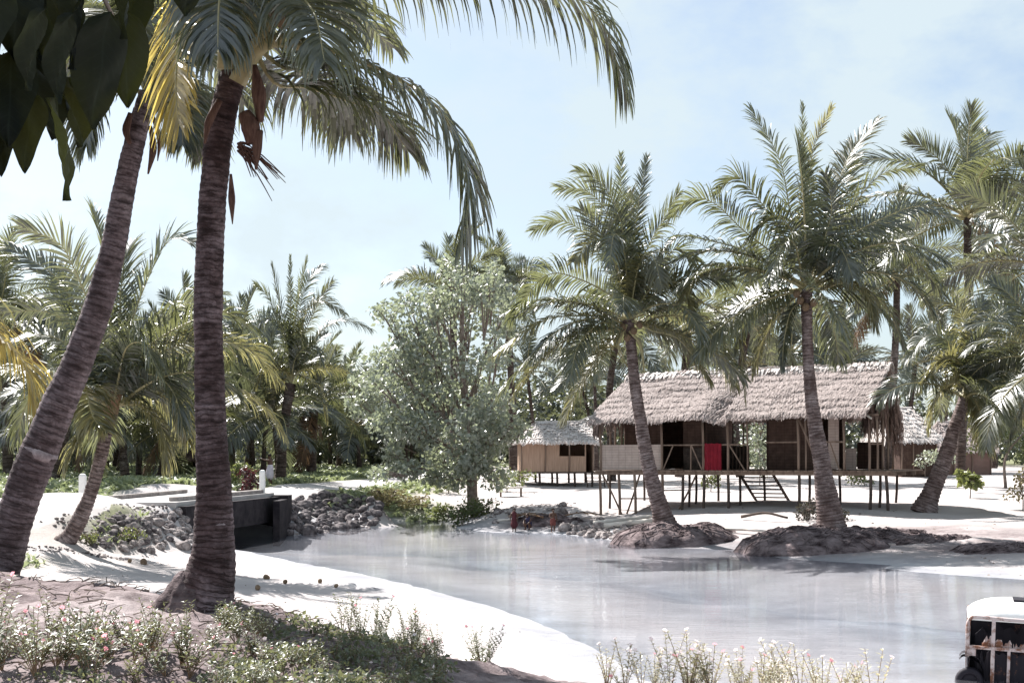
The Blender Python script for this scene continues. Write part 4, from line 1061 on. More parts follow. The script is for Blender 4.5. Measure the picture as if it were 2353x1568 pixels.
# stilts
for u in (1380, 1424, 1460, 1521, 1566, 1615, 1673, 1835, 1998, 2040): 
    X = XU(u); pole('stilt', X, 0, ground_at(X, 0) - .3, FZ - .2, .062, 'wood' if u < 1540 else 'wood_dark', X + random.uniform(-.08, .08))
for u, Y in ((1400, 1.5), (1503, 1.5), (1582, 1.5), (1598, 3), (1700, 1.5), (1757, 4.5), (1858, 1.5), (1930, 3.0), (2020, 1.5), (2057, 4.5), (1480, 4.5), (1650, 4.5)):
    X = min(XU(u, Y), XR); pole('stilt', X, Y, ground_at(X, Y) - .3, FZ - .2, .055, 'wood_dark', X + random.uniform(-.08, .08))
for (u0, u1, Y) in ((1385, 1428, .1), (1470, 1440, .1), (1600, 1560, .3), (1500, 1540, .2)):
    X0, X1 = XU(u0, Y), XU(u1, Y); pole('brace', X0, Y, FZ - .2, ground_at(X1, Y), .04, 'wood', X1, Y)
for u0, u1, v in ((1424, 1520, 1145), (1521, 1566, 1127)):
    X0, X1 = XU(u0, .05), XU(u1, .05); z = ZV(v, X0); pole('brace', X0, .06, z, z + .03, .03, 'wood', X1, .06)
# front posts
EZ = 4.62
for u, r in ((1380, .05), (1521, .055), (1616, .055), (1673, .055), (1718, .04), (1835, .055), (1852, .04), (1888, .045), (1940, .05), (1998, .055), (2017, .045)):
    X = XU(u); pole('post', X, 0, FZ - .1, EZ - .08, r, 'wood', X - .03)
for u, Y in ((1402, 1.3), (1413, 2.4), (1428, 1.3), (1436, 3.2)):
    X = XU(u, Y); pole('post', X, Y, FZ, 5.0, .05, 'wood')
for u, Y in ((2028, 1.5), (2040, 3.0), (2052, 4.4)):
    X = min(XU(u, Y), XR - .05); pole('post', X, Y, FZ, 4.9, .045, 'wood')
X = XU(1832); pole('brace', X, -.03, EZ + .05, 3.2, .045, 'wood', XU(1868), -.03)
b = MB(); b.bar((-.3, .0, EZ - .05), (XR - .5, .0, EZ + .0), .05); b.build('eave_beam', M['wood'], house)
# railings
RZ = 3.52
def rail(u0, u1, diag, zr=RZ):
    X0, X1 = XU(u0), XU(u1); b = MB(); b.bar((X0, -.02, zr), (X1, -.02, zr), .032)
    for a, c in diag: b.bar((XU(a), -.03, FZ), (XU(c), -.03, zr), .03)
    b.build('railing', M['wood'], house)
rail(1521, 1616, [(1524, 1548), (1614, 1589), (1588, 1588.5)])
rail(1616, 1673, [(1617, 1625)]); rail(1673, 1720, [(1712, 1676)])
rail(1760, 1834, [], ZV(1018, XU(1800))); rail(1888, 1940, [(1930, 1908)], ZV(1018, XU(1900)))
rail(2000, 2030, [], 3.5)
# panels
def panel(name, u0, u1, Y, z0, z1, mat, lab=None, th=.03):
    X0, X1 = XU(u0, Y), XU(u1, Y)
    o = MB().box((X0, Y - th/2, z0), (X1, Y + th/2, z1)).build(name, M[mat], house)
    if lab: o['label'] = lab
    return o
panel('balustrade_panel', 1381, 1520, .06, FZ + .01, RZ + .03, 'mat_pale', 'pale woven balustrade panel at the left end')
panel('inner_wall', 1437, 1520, 1.4, FZ, 5.3, 'mat_brown'); panel('inner_wall', 1571, 1616, 1.4, FZ + .95, 5.3, 'mat_brown'); panel('inner_wall', 1571, 1616, 1.5, FZ, FZ + .93, 'wood_dark')  # the low dark-wood sheet stands in for a shaded opening
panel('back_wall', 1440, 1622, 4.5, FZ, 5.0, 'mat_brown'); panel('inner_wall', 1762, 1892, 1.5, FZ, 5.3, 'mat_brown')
panel('inner_wall', 1656, 1722, 3.9, FZ, FZ + 1.02, 'wood_dark')
panel('door_panel', 1904, 1928, .9, FZ + .05, 4.75, 'mat_pale', 'light woven door panel right of the palm stem')
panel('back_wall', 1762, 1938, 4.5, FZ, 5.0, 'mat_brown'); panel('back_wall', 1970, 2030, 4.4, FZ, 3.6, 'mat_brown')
panel('inner_wall', 1944, 1968, 2.2, FZ, 3.35, 'mat_pale')
for u in (1683, 1692, 1700, 1708): pole('baluster', XU(u, 3.6), 3.6, FZ, 5.1 if u == 1708 else FZ + 1.0, .035, 'wood')
pole('baluster', XU(1684, 3.6), 3.6, FZ + 1.1, 5.1, .035, 'wood_dark')
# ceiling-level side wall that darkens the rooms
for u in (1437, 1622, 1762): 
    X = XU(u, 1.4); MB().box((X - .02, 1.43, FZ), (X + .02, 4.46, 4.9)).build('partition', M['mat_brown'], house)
# stair at the back
st = MB()
Xs = XU(1695, 3.0)
for dx in (0, 1.5):
    z1 = ground_at(Xs + dx + .3, 5.2); st.bar((Xs + dx, 3.0, FZ - .06), (Xs + dx + .12, 4.9, z1 - .05), .075, 4)
st2 = MB()
for k in range(7):
    f = (k + .6)/7; z = (FZ - .06)*(1-f) + (z1)*f; y = 3.0 + 1.9*f
    st2.box((Xs + .02 + .12*f, y - .12, z - .03), (Xs + 1.5 + .12*f, y + .12, z + .025))
sr = st.build('stair', M['wood_dark'], house); st2.build('tread', M['wood_dark'], sr)
# roof
RX0, RX1, RY, RZ2 = .38, 12.0, 2.25, 6.62
EL, ER = -.30, 11.75
def sagging(u, v):
    X = EL + (ER - EL)*u
    lo = np.clip((.62 - v)/.3, 0, 1)
    step = np.where(X < 5.95, np.clip((X - 4.4)/1.5, 0, 1)*-.24, .06)
    return step*lo + .16*np.exp(-((X - 4.9)/.7)**2)*lo
rf = MB()
thatch(rf, (EL, -.48, EZ - .04), (ER, -.48, EZ + .0), (RX1, RY, RZ2 + .06), (RX0, RY, RZ2), 24, 430, 1, sagging, .40, .12, .024, .05, .10)
thatch(rf, (ER, 5.0, EZ), (EL, 5.0, EZ), (RX0, RY, RZ2), (RX1, RY, RZ2 + .06), 9, 110, 2, None, .55, .1, .06, .12)
ro = rf.build('roof', M['thatch'], house)
b = MB()
thatch(b, (RX0 - .05, RY - .26, RZ2 - .13), (RX1 + .05, RY - .26, RZ2 - .05), (RX1 + .05, RY, RZ2 + .14), (RX0 - .05, RY, RZ2 + .07), 2, 130, 3, None, .28, .04, .04, .12)
thatch(b, (RX1 + .05, RY + .26, RZ2 - .05), (RX0 - .05, RY + .26, RZ2 - .13), (RX0 - .05, RY, RZ2 + .07), (RX1 + .05, RY, RZ2 + .14), 2, 90, 4, None, .28, .04, .04, .12)
b.build('ridge_cap', M['thatch_pale'], ro)
b = MB()   # gable screens of hanging fronds
def gable(mb, X, lean, seed, n=520, ragged=.55):
    g = np.random.default_rng(seed)
    Y = g.uniform(-.3, 4.95, n); top = np.interp(Y, [-.48, RY, 5.0], [EZ, RZ2, EZ])
    z = EZ - .25 + (top - EZ + .2)*g.random(n)**.8
    L = g.uniform(.5, 1.2, n)
    p0 = np.stack([X + (z - EZ)*lean + g.normal(0, .06, n), Y, z], 1); p1 = p0 - np.stack([g.normal(0, .05, n), g.normal(0, .12, n), L*.55], 1)
    p2 = p1 - np.stack([g.normal(0, .1, n), g.normal(0, .15, n), L*.45*np.where(Y > 3.2, 1 + ragged*1.6, ragged)], 1)
    w = np.array([0, .06, 0])
    mb.strips(np.stack([p0 - w, p1 - w, p2 - w*.2], 1), np.stack([p0 + w, p1 + w, p2 + w*.2], 1))
    V = [(X - .05, -.4, EZ), (X - .05, 4.9, EZ), (X - .05 + (RZ2-EZ)*lean, RY, RZ2 - .05)]
    mb.add(V, [(0, 1, 2)])
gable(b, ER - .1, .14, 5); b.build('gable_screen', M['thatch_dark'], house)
b = MB(); gable(b, EL + .25, .2, 6, 300, .3); b.build('gable_screen', M['thatch'], house)
for zz in ((EL - .35, -.55, EZ - .02), (ER + .2, -.5, EZ - .15)):
    b = MB(); b.bar(zz, (zz[0] + (1.6 if zz[0] < 0 else -1.5), .6, EZ + .75), .04); b.build('rafter', M['log'], house)
# red cloth on the railing
b = MB(); nu, nv = 22, 16; X0, X1 = XU(1619, -.1), XU(1657, -.1)
V = [(X0 + (X1-X0)*i/(nu-1), -.09 + .045*math.sin(i*1.25 + .3*math.sin(i*.5))*(1 - .3*j/(nv-1)) - .02*random.random()*0, RZ + .05 - 1.12*(nv-1-j)/(nv-1) + .012*math.sin(i*.9)) for j in range(nv) for i in range(nu)]
b.add(V, [(j*nu+i, j*nu+i+1, (j+1)*nu+i+1, (j+1)*nu+i) for j in range(nv-1) for i in range(nu-1)])
V = [(X0 + (X1-X0)*i/(nu-1), -.09 + .045*math.sin(i*1.25 + .3*math.sin(i*.5))*.7*(1-k) + k*.13, RZ + .055 + .012*math.sin(i*.9) - .1*k*k) for k in (0, .5, 1) for i in range(nu)]
b.add(V, [(j*nu+i, j*nu+i+1, (j+1)*nu+i+1, (j+1)*nu+i) for j in range(2) for i in range(nu-1)])
o = b.build('hanging_cloth', M['red'], smooth=True); o.location = (HX, HY, 0); o.rotation_euler = (0, -.006, HA)
tag(o, 'bright red cloth hung over the veranda railing of the stilt house', 'cloth')

def hut(label, u0, u1, d, floor_v, eave_v, ridge_v, ru0, ru1, ang, depth, roofmat, wall, stilt=True, openings=(), group='thatched houses'):
    """small hut: u0-u1 wall ends in the photo, ang turns it"""
    a = math.atan2(math.sin(ang), math.cos(ang)); x0 = (u0 - U0)/F*d
    k = (u1 - U0)/F; W = (k*d - x0)/(math.cos(a) - k*math.sin(a))
    o = empty('thatched_hut', (x0, d, 0), (0, 0, a)); tag(o, label, 'hut', group)
    z = lambda v: HC + (V0 - v)/F*d
    fz, ez, rz = z(floor_v), z(eave_v), z(ridge_v)
    xs = lambda u: (lambda kk: (kk*d - x0)/(math.cos(a) - kk*math.sin(a)))((u - U0)/F)
    g0 = min(gz(x0 + math.cos(a)*q - math.sin(a)*r, d + math.sin(a)*q + math.cos(a)*r) for q in (0, W) for r in (0, depth)) - .2
    if stilt:
        MB().box((-.1, -.1, fz - .1), (W + .1, depth + .1, fz)).build('floor', M['wood_dark'], o)
        for q in np.linspace(.05, W - .05, 5):
            for r in (.05, depth - .05): pole('stilt', q, r, g0, fz - .1, .07, 'wood_dark', par=o)
    base = fz if stilt else g0
    cuts = sorted([(xs(p), xs(q), z(s1), z(s0)) for p, q, s0, s1 in openings])
    b = MB(); xx = 0
    for p, q, zl, zh in cuts:
        if p - xx > .02: b.box((xx, -.03, base), (p, .03, ez + .1))
        if zl - base > .05: b.box((p, -.03, base), (q, .03, zl))
        if ez + .1 - zh > .05: b.box((p, -.03, zh), (q, .03, ez + .1))
        xx = q
    if W - xx > .02: b.box((xx, -.03, base), (W, .03, ez + .1))
    b.build('front_wall', M[wall], o)
    for nm, lo, hi in (('side_wall', (-.03, .04, base), (.03, depth, ez + .1)), ('side_wall', (W - .03, .04, base), (W + .03, depth, ez + .1)), ('back_wall', (0, depth - .02, base), (W, depth + .04, ez + .1))):
        MB().box(lo, hi).build(nm, M[wall], o)
    for q in np.linspace(0, W, 4): pole('post', q, -.06, base, ez + .05, .045, 'wood', par=o)
    e = .45; r0, r1 = xs(ru0), xs(ru1); m = depth/2; b = MB()
    r0 = max(-.4, r0 - .1); ro = W + .4
    thatch(b, (-e, -e, ez), (W + e, -e, ez), (r1, m, rz), (r0, m, rz), 8, 90, 31, None, .45, .1, .05, .1)
    thatch(b, (W + e, depth + e, ez), (-e, depth + e, ez), (r0, m, rz), (r1, m, rz), 5, 50, 32, None, .45, .1, .05, .12)
    thatch(b, (-e, depth + e, ez), (-e, -e, ez), (r0, m, rz), (r0 + .01, m, rz), 6, 40, 33, None, .45, .08, .05, .1)
    thatch(b, (W + e, -e, ez), (W + e, depth + e, ez), (r1, m, rz), (r1 + .01, m, rz), 6, 40, 34, None, .45, .08, .05, .1)
    b.build('roof', M[roofmat], o)
    b = MB(); b.tube(resample([(r0 - .1, m, rz), (r1 + .1, m, rz + .03)], 6), .09, 6); b.build('ridge_cap', M[roofmat], o)
    return o, xs, z, fz, W
h2, xs2, z2, f2, W2 = hut('small brown boarded hut on stilts left of the long stilt house', 1197, 1362, 74, 1083, 1015, 968, 1242, 1352, .04, 4.2, 'thatch_pale', 'board_tan', True,
    [(1285, 1343, 1016, 1047), (1346, 1362, 1016, 1083)])
b = MB()
for k in range(5): b.box((xs2(1345), -.5 - .2*k, f2 - .15 - .2*k), (xs2(1345) + 1.0, -.3 - .2*k, f2 - .11 - .2*k))
for q in (0, 1.0): b.bar((xs2(1345) + q, -.2, f2 - .05), (xs2(1345) + q, -1.5, f2 - 1.2), .04)
b.build('steps', M['wood_dark'], h2)
hut('far hut with a steep bleached roof behind the right end of the stilt house', 2070, 2150, 80, 1075, 1012, 935, 2062, 2128, .1, 5.0, 'thatch_pale', 'mat_brown', False)
hut('low ochre walled hut with a sweeping roof behind the stout bent palm', 2148, 2275, 84, 1092, 1034, 968, 2175, 2262, -.12, 4.5, 'thatch', 'ochre', False, [(2158, 2172, 1040, 1092)])
hut('little dark hut half hidden in the left grove behind the near palm', 432, 500, 86, 1092, 1056, 1030, 445, 485, .15, 3.0, 'thatch_dark', 'wood_dark', False, [(436, 448, 1062, 1092)])

# ------------------------------------------------------------------ broadleaf tree, shrubs
def leaf_cloud(mb, centers, radii, n, size, seed, mi=0, tilt=.8, fill=.35, nv=4):
    """n separate leaves spread through ellipsoid clumps"""
    g = np.random.default_rng(seed)
    centers = np.asarray(centers, float); radii = np.asarray(radii, float)
    wts = radii.prod(1)**.7; k = g.choice(len(centers), n, p=wts/wts.sum())
    dirs = norm(g.normal(size=(n, 3))); r = (fill + (1-fill)*g.random(n))**.6
    p = centers[k] + dirs*radii[k]*r[:, None]
    ax1 = norm(dirs*.35 + g.normal(size=(n, 3))*.8 + [0, 0, -.35]); nrm_ = norm(g.normal(size=(n, 3))*tilt + [0, 0, .6] + dirs*.5)
    ax2 = norm(np.cross(nrm_, ax1)); nn = np.cross(ax1, ax2)
    s = size*g.uniform(.6, 1.25, n)[:, None]
    tip = p + ax1*s; b0 = p; l = p + ax1*s*.42 + ax2*s*.34 + nn*s*.07; r_ = p + ax1*s*.42 - ax2*s*.34 + nn*s*.07; mid_ = p + ax1*s*.5 - nn*s*.04
    V = np.stack([b0, r_, tip, l, mid_], 1).reshape(-1, 3)
    o = (np.arange(n)*5)[:, None]
    mb.add(V, np.concatenate([o + [0, 1, 4], o + [1, 2, 4], o + [2, 3, 4], o + [3, 0, 4]], 0).tolist(), mi)
def broad_tree(label, base, limbs, clumps, n, size, seed, mat='broad', name='broadleaf_tree', r0=.2, barkmat='bark', group=None, cat='tree'):
    o = empty(name, tuple(base)); tag(o, label, cat, group)
    for i, (P, ra) in enumerate(limbs):
        P = np.array(P, float) - base; Q = resample(P, 14)
        MB().tube(Q, np.linspace(ra, ra*.35, 14), 10).build('trunk' if i == 0 else 'limb', M[barkmat], o, True)
    c = np.array([x[0] for x in clumps], float) - base; r = np.array([x[1] for x in clumps], float)
    b = MB(); leaf_cloud(b, c, r, n, size, seed, 0)
    g = np.random.default_rng(seed)
    for cc, rr in zip(c, r):
        for k in range(3):
            e = cc + norm(g.normal(size=3))*rr*.8; b.tube(resample([cc*.75 + np.array([0, 0, c[:, 2].min()*.2]), (cc + e)/2 + [0, 0, .05], e], 5), [.035, .028, .02, .014, .006], 4, 1)
    b.build('crown', [M[mat], M[barkmat]], o)
    return o
D = 60.0
tb_ = px(1086, 1150, D)
g = np.random.default_rng(77)
cl = []
for u, v, ru, rv in ((1060, 650, 60, 50), (1120, 660, 60, 60), (1000, 700, 70, 55), (1080, 730, 80, 60), (1160, 720, 40, 60), (950, 760, 65, 45), (900, 820, 75, 55), (990, 810, 80, 60), (1080, 820, 80, 60), (1150, 820, 55, 60),
                     (860, 880, 55, 40), (930, 900, 70, 50), (1020, 900, 70, 55), (1110, 910, 70, 55), (1160, 930, 45, 50), (900, 970, 60, 45), (970, 990, 60, 45), (1060, 990, 60, 50), (1130, 1010, 60, 45), (1010, 1050, 45, 35), (900, 1040, 35, 40), (880, 1090, 28, 22), (1100, 1060, 40, 25), (1180, 990, 35, 40), (840, 930, 45, 45), (830, 850, 40, 35), (950, 1080, 50, 30), (1060, 1085, 60, 30), (1000, 1100, 45, 22), (1140, 1080, 45, 32), (1085, 1030, 45, 40), (1090, 960, 50, 45), (1075, 1080, 40, 30), (880, 720, 40, 35), (930, 690, 40, 35), (1040, 600, 30, 30), (1130, 610, 26, 30)):
    for q in range(3 if v > 950 else 2):
        c = px(u + g.normal(0, 12), v + g.normal(0, 10), D + g.normal(0, 1.1) - (1.0 if v > 950 else 0)); s = D/F
        cl.append((c, (ru*s*g.uniform(.6, .95), 1.3*g.uniform(.6, 1.2), rv*s*g.uniform(.6, .95))))
limbs = [([tb_ - [0, 0, .4], px(1084, 1090, D), px(1088, 1010, D), px(1070, 930, D + .2), px(1062, 840, D), px(1060, 700, D)], .26)]
for tu, tv, bu, bv, dd in ((960, 770, 1085, 1000, .5), (900, 850, 1086, 1040, -.8), (1150, 740, 1075, 930, .6), (1140, 900, 1086, 1030, -.9), (1000, 720, 1064, 860, -.5), (890, 980, 1085, 1060, .4), (1180, 980, 1085, 1060, .3), (1090, 680, 1062, 830, .7), (1010, 960, 1085, 1050, -1.2)):
    limbs.append(([px(bu, bv, D), (px(bu, bv, D) + px(tu, tv, D + dd))/2 + [0, 0, .35], px(tu, tv, D + dd)], .10))
broad_tree('big silvery leafed broadleaf tree beside the sandy road, left of the huts', tb_, limbs, cl, 12500, .255, 78)

def shrub(label, u, v, d, w, h, n, size, seed, mat='bush', name='shrub', stemh=.3, group=None, cat='shrub', z=None, stem_r=.03):
    base = px(u, v, d); base[2] = gz(base[0], base[1]) if z is None else z
    g = np.random.default_rng(seed)
    cl = [(base + [g.normal(0, w*.22), g.normal(0, w*.2), h*(stemh + (1-stemh)*g.uniform(.15, .85))], (w*g.uniform(.2, .34), w*g.uniform(.2, .34), h*(1-stemh)*g.uniform(.2, .32))) for _ in range(7)]
    limbs = [([base - [0, 0, .1], base + [g.normal(0, .05), 0, h*.4], base + [g.normal(0, .1)*w, 0, h*.75]], stem_r)]
    return broad_tree(label, base, limbs, cl, n, size, seed, mat, name, group=group, cat=cat)
shrub('round feathery green tree on a forked stem at the right, behind the stout bent palm', 2310, 1112, 66, 4.0, 4.0, 2600, .15, 201, 'bush', 'small_tree', .25, None, 'tree', None, .09)
shrub('leafy green bush clinging to the foot of the broadleaf tree', 1088, 1160, 58.5, 1.9, 1.0, 700, .14, 202, 'bush', stemh=.05)
shrub('dark bush at the water edge below the broadleaf tree', 1062, 1205, 56, 1.7, 1.2, 700, .13, 203, 'bush', stemh=.05)
shrub('tangled low shrub under the left side of the broadleaf tree', 1030, 1120, 66, 2.4, 1.0, 600, .13, 204, 'bush', stemh=.05)
shrub('maroon leaved shrub left of the far marker post', 574, 1112, 56, .9, 1.2, 380, .16, 205, 'croton', stemh=.1)
shrub('green bush beside the maroon shrub behind the near palm', 548, 1118, 58, 1.5, 1.1, 500, .15, 206, 'bush', stemh=.05)
shrub('small creeping shrub at the foot of the young bent palm', 200, 1255, 34.0, .8, .3, 300, .07, 207, 'bush', stemh=.0)
shrub('dark leafy clump on top of the stone bank beside the young palm', 290, 1186, 36.3, .9, .3, 260, .08, 208, 'bush', stemh=.0)
shrub('yellowish grassy shrub on the far bank right of the dark rocks', 880, 1165, 62, 2.2, .7, 600, .14, 209, 'straw', stemh=.0)
shrub('second yellowish shrub nearer the water on the far bank', 930, 1185, 62, 2.4, .5, 500, .14, 210, 'straw', stemh=.0)
shrub('dark twiggy bush on the far bank between dry grass and broadleaf tree', 1020, 1172, 60, 1.8, .7, 500, .13, 211, 'bush', stemh=.0)
shrub('tangled dark brush heap behind the tallest pondside palm', 1855, 1205, 47.2, 1.6, .9, 700, .12, 212, 'brush', stemh=.0)
shrub('broad leaved banana-like plant behind the stout bent palm', 2228, 1130, 57, 1.0, 1.3, 160, .36, 213, 'bush', stemh=.3)
shrub('thin yellow sapling at the right edge of the sand', 2350, 1150, 50, 1.5, 1.7, 260, .16, 214, 'straw', stemh=.2)
shrub('pale bush before the ochre hut wall', 2150, 1085, 78, 2.4, 1.7, 500, .18, 215, 'broad', stemh=.1)
shrub('green bush seen through the open middle of the stilt house', 1745, 1080, 72, 2.6, 4.0, 900, .2, 216, 'broad', stemh=.15)
shrub('tall bush behind the veranda above the red cloth', 1650, 1080, 78, 3.6, 4.6, 1100, .2, 217, 'broad', stemh=.2)
shrub('small bush on the bright sand behind the stilts', 1632, 1125, 66, 1.0, 1.0, 300, .14, 218, 'bush', stemh=.1)
shrub('scrubby bush under the right end of the stilt house', 1985, 1100, 70, 2.2, .9, 500, .14, 219, 'bush', stemh=.05)
shrub('bush between the small hut and the broadleaf tree', 1165, 1095, 68, 2.4, 1.2, 600, .15, 220, 'bush', stemh=.05)

# ------------------------------------------------------------------ far woods, grass
def stuff(name, mb, mats, label, smooth=False):
    return tag(mb.build(name, mats, None, smooth), label, kind='stuff')
g = np.random.default_rng(9)
b = MB()
cs, rs = [], []
for k in range(150):
    y = g.uniform(112, 150); u = g.uniform(-150, 2550); x = (u - U0)/F*y
    h = g.uniform(1.5, 4.2) if u < 1000 else g.uniform(2.5, 6.5); h *= 1.5; cs.append((x, y, 2 + h*.5)); rs.append((g.uniform(2, 4.5), g.uniform(1.5, 3), h*.55))
leaf_cloud(b, cs, rs, 42000, .60, 10, 0)
stuff('far_woods', b, [M['frond_far']], 'dark mass of far woodland closing the view')
def grass(name, pts, h, seed, mat, label, wid=.05, per=5):
    g = np.random.default_rng(seed); n = len(pts)*per
    p = np.repeat(pts, per, 0) + np.concatenate([g.normal(0, .12, (n, 2)), np.zeros((n, 1))], 1)
    hh = h*g.uniform(.4, 1.2, n)[:, None]; lean = np.concatenate([g.normal(0, .45, (n, 2)), np.ones((n, 1))], 1)
    a = g.uniform(0, np.pi, n); w = np.stack([np.cos(a), np.sin(a), a*0], 1)*wid
    p1 = p + lean*hh*.55; p2 = p + (lean*[1.8, 1.8, .9])*hh
    b = MB(); b.strips(np.stack([p - w, p1 - w*1.1, p2 - w*.15], 1), np.stack([p + w, p1 + w*1.1, p2 + w*.15], 1))
    stuff(name, b, [M[mat]], label)
def sample_mask(n, x0, x1, y0, y1, f, pw=1.0):
    y = 1/g.uniform(1/y1, 1/y0, n); x = g.uniform(x0, x1, n)*(y/ y1 if pw else 1)
    k = f(x, y) > g.random(n); x, y = x[k], y[k]
    return np.stack([x, y, ground_z(x, y) - .02], 1)
rd = lambda x, y: np.where(np.abs(x - np.interp(y, [20, 28, 35, 41, 50, 54, 61, 69, 78, 88, 98, 106], [-16.5, -15.3, -13.6, -12.75, -11.3, -10.9, -9.9, -8.2, -6.2, -4.5, 1, 12])) < 1.75, 0, 1)
pts = sample_mask(9000, -62, 10, 50, 120, lambda x, y: (grass_mask(x, y) > .35)*rd(x, y))
grass('grass', pts, .30, 12, 'grass', 'low grass and ground creeper under the grove', .085, 5)
pts = sample_mask(2500, -22, -8, 28, 50, lambda x, y: (grass_mask(x, y) > .3)*rd(x, y), 0)
grass('grass', pts, .17, 13, 'grass', 'short grass round the foot of the young bent palm and the verge', .03, 5)
# ------------------------------------------------------------------ dark overhanging branch, upper left, close to the eye
def big_leaf(name, L, W, seed):
    g = np.random.default_rng(seed); n, m = 12, 7; V = []
    for i in range(n):
        t = i/(n-1); w = W/2*(math.sin(math.pi*t**.72)**.8 if 0 < t < 1 else .01)*(1 - .15*t) + .002
        for j in range(m):
            s = j/(m-1)*2 - 1
            V.append((s*w, .10*L*abs(s)**1.4*(.5+g.random()*.08) + .12*L*math.sin(t*2.2) + .012*math.sin(t*9+s*4), -t*L))
    f = [(i*m+j, i*m+j+1, (i+1)*m+j+1, (i+1)*m+j) for i in range(n-1) for j in range(m-1)]
    return MB().add(V, f).mesh(name, M['big_leaf'], True)
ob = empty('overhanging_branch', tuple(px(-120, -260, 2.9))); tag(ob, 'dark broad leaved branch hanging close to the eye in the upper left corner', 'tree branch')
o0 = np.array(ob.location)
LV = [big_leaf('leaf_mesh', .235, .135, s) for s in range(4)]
leaves = [  # base u, v, tip u, v, depth, width scale
    (112, 225, 129, 462, 2.75, .98), (255, 28, 226, 298, 2.9, 1.0), (75, 215, 62, 405, 2.85, .8), (12, 260, 6, 412, 2.9, .6), (285, 20, 292, 245, 3.0, .9),
    (165, 30, 152, 240, 2.8, .95), (100, 20, 84, 210, 2.7, .9), (28, 120, 22, 345, 2.8, 1.0), (60, 130, 110, 330, 2.95, 1.0), (150, 180, 170, 345, 3.0, .9),
    (205, -40, 190, 165, 2.9, 1.0), (120, -70, 135, 120, 2.95, 1.0), (40, -60, 35, 150, 2.85, 1.0), (0, -30, -18, 220, 2.75, 1.0), (250, -90, 262, 90, 2.8, .9),
    (60, -20, 60, 200, 3.05, 1.1), (160, -60, 120, 170, 3.05, 1.1), (0, 130, 30, 330, 3.05, 1.1), (220, 60, 245, 250, 3.05, .9), (290, -70, 298, 110, 3.05, .95),
    (412, -70, 420, 28, 3.0, .9), (445, -90, 432, 38, 2.9, .8), (380, -90, 388, 14, 3.05, .9), (180, 80, 100, 235, 3.1, 1.1), (-30, 220, -5, 372, 2.85, 1.0), (90, 130, 150, 290, 3.12, 1.1), (330, -110, 330, 20, 3.1, 1.0)]
for i, (u0, v0, u1, v1, d, ws) in enumerate(leaves):
    A = px(u0, v0, d) - o0; Bv = px(u1, v1, d + random.uniform(-.06, .02)) - o0
    dz = Vector(Bv - A); L = dz.length
    q = (-dz).to_track_quat('Z', 'Y')
    o = link('leaf', LV[i % 4], ob, tuple(A)); o.rotation_euler = (q.to_matrix() @ Matrix.Rotation(random.uniform(-.5, .5), 3, 'Z')).to_euler()
    s = L/.235; o.scale = (ws*max(s, .85)*.95, ws*.8, s)
tw = MB()
for pts in ([(-200, -330), (60, -120), (150, 10), (170, 60)], [(60, -120), (40, 30), (70, 140), (110, 235)], [(60, -120), (200, -60), (260, 40)], [(150, -240), (330, -170), (430, -80)], [(-100, -200), (-20, 60), (10, 270)]):
    tw.tube(resample([px(u, v, 2.95) - o0 for u, v in pts], 10), np.linspace(.014, .004, 10), 6)
tw.build('twig', M['bark'], ob, True)
b = MB()
g = np.random.default_rng(31)
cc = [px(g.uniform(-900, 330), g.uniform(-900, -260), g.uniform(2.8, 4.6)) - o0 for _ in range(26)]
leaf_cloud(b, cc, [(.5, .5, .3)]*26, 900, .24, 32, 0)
b.build('crown', M['dark_leaf'], ob)  # leaves out of view above, added to shade the hanging ones
MB().tube(resample([px(-1500, 2200, 3.2) - o0, px(-1250, 600, 3.4) - o0, px(-800, -300, 3.3) - o0, px(-120, -330, 3.0) - o0], 20), np.linspace(.2, .03, 20), 10).build('limb', M['bark'], ob, True)

# ------------------------------------------------------------------ rocks
def rock_mesh(seed, mat):
    g = np.random.default_rng(seed); n1, n2 = 14, 9; V = []
    ph = g.uniform(0, 20, 3); sq = g.uniform(.55, .9)
    for j in range(n2):
        f = j/(n2-1)*math.pi
        for i in range(n1):
            a = i/n1*2*math.pi; d = np.array([math.sin(f)*math.cos(a), math.sin(f)*math.sin(a), math.cos(f)])
            r = 1 + .55*float(fbm(np.array([d[0]*1.3 + ph[0] + d[2]]), np.array([d[1]*1.3 + ph[1] - d[2]*.7]), 3, seed)[0]) + .2*float(fbm(np.array([d[0]*4 + ph[2]]), np.array([d[1]*4 + d[2]*4]), 2, seed)[0])
            V.append(d*r*np.array([1, .85, sq]))
    b = MB().add(V, [(j*n1+i, (j+1)*n1+i, (j+1)*n1+(i+1) % n1, j*n1+(i+1) % n1) for j in range(n2-1) for i in range(n1)])
    return b.mesh('rock_mesh', M[mat], False)
RK = [rock_mesh(s, 'rock') for s in range(9)]; RKD = [rock_mesh(s + 20, 'rock_dark') for s in range(9)]
def rocks(n, line, across, r0, r1, label, group, seed, lib_, bury=.25, xf=None):
    g = np.random.default_rng(seed)
    L = resample(np.array(line, float), 50)
    for i in range(n):
        t = g.random(); k = int(t*49); p = L[k]; s = g.random()
        x, y = p[0] + across[0]*s + g.normal(0, .08), p[1] + across[1]*s + g.normal(0, .08)
        r = g.uniform(r0, r1)*(1 if g.random() > .12 else 1.5)
        o = link('rock', lib_[int(g.integers(len(lib_)))], None, (x, y, gz(x, y) + r*(.5 - bury)), tuple(g.uniform(-.5, .5, 2)) + (g.uniform(0, 6.3),), r)
        tag(o, label, 'rock', group)
b = MB(); g = np.random.default_rng(44)
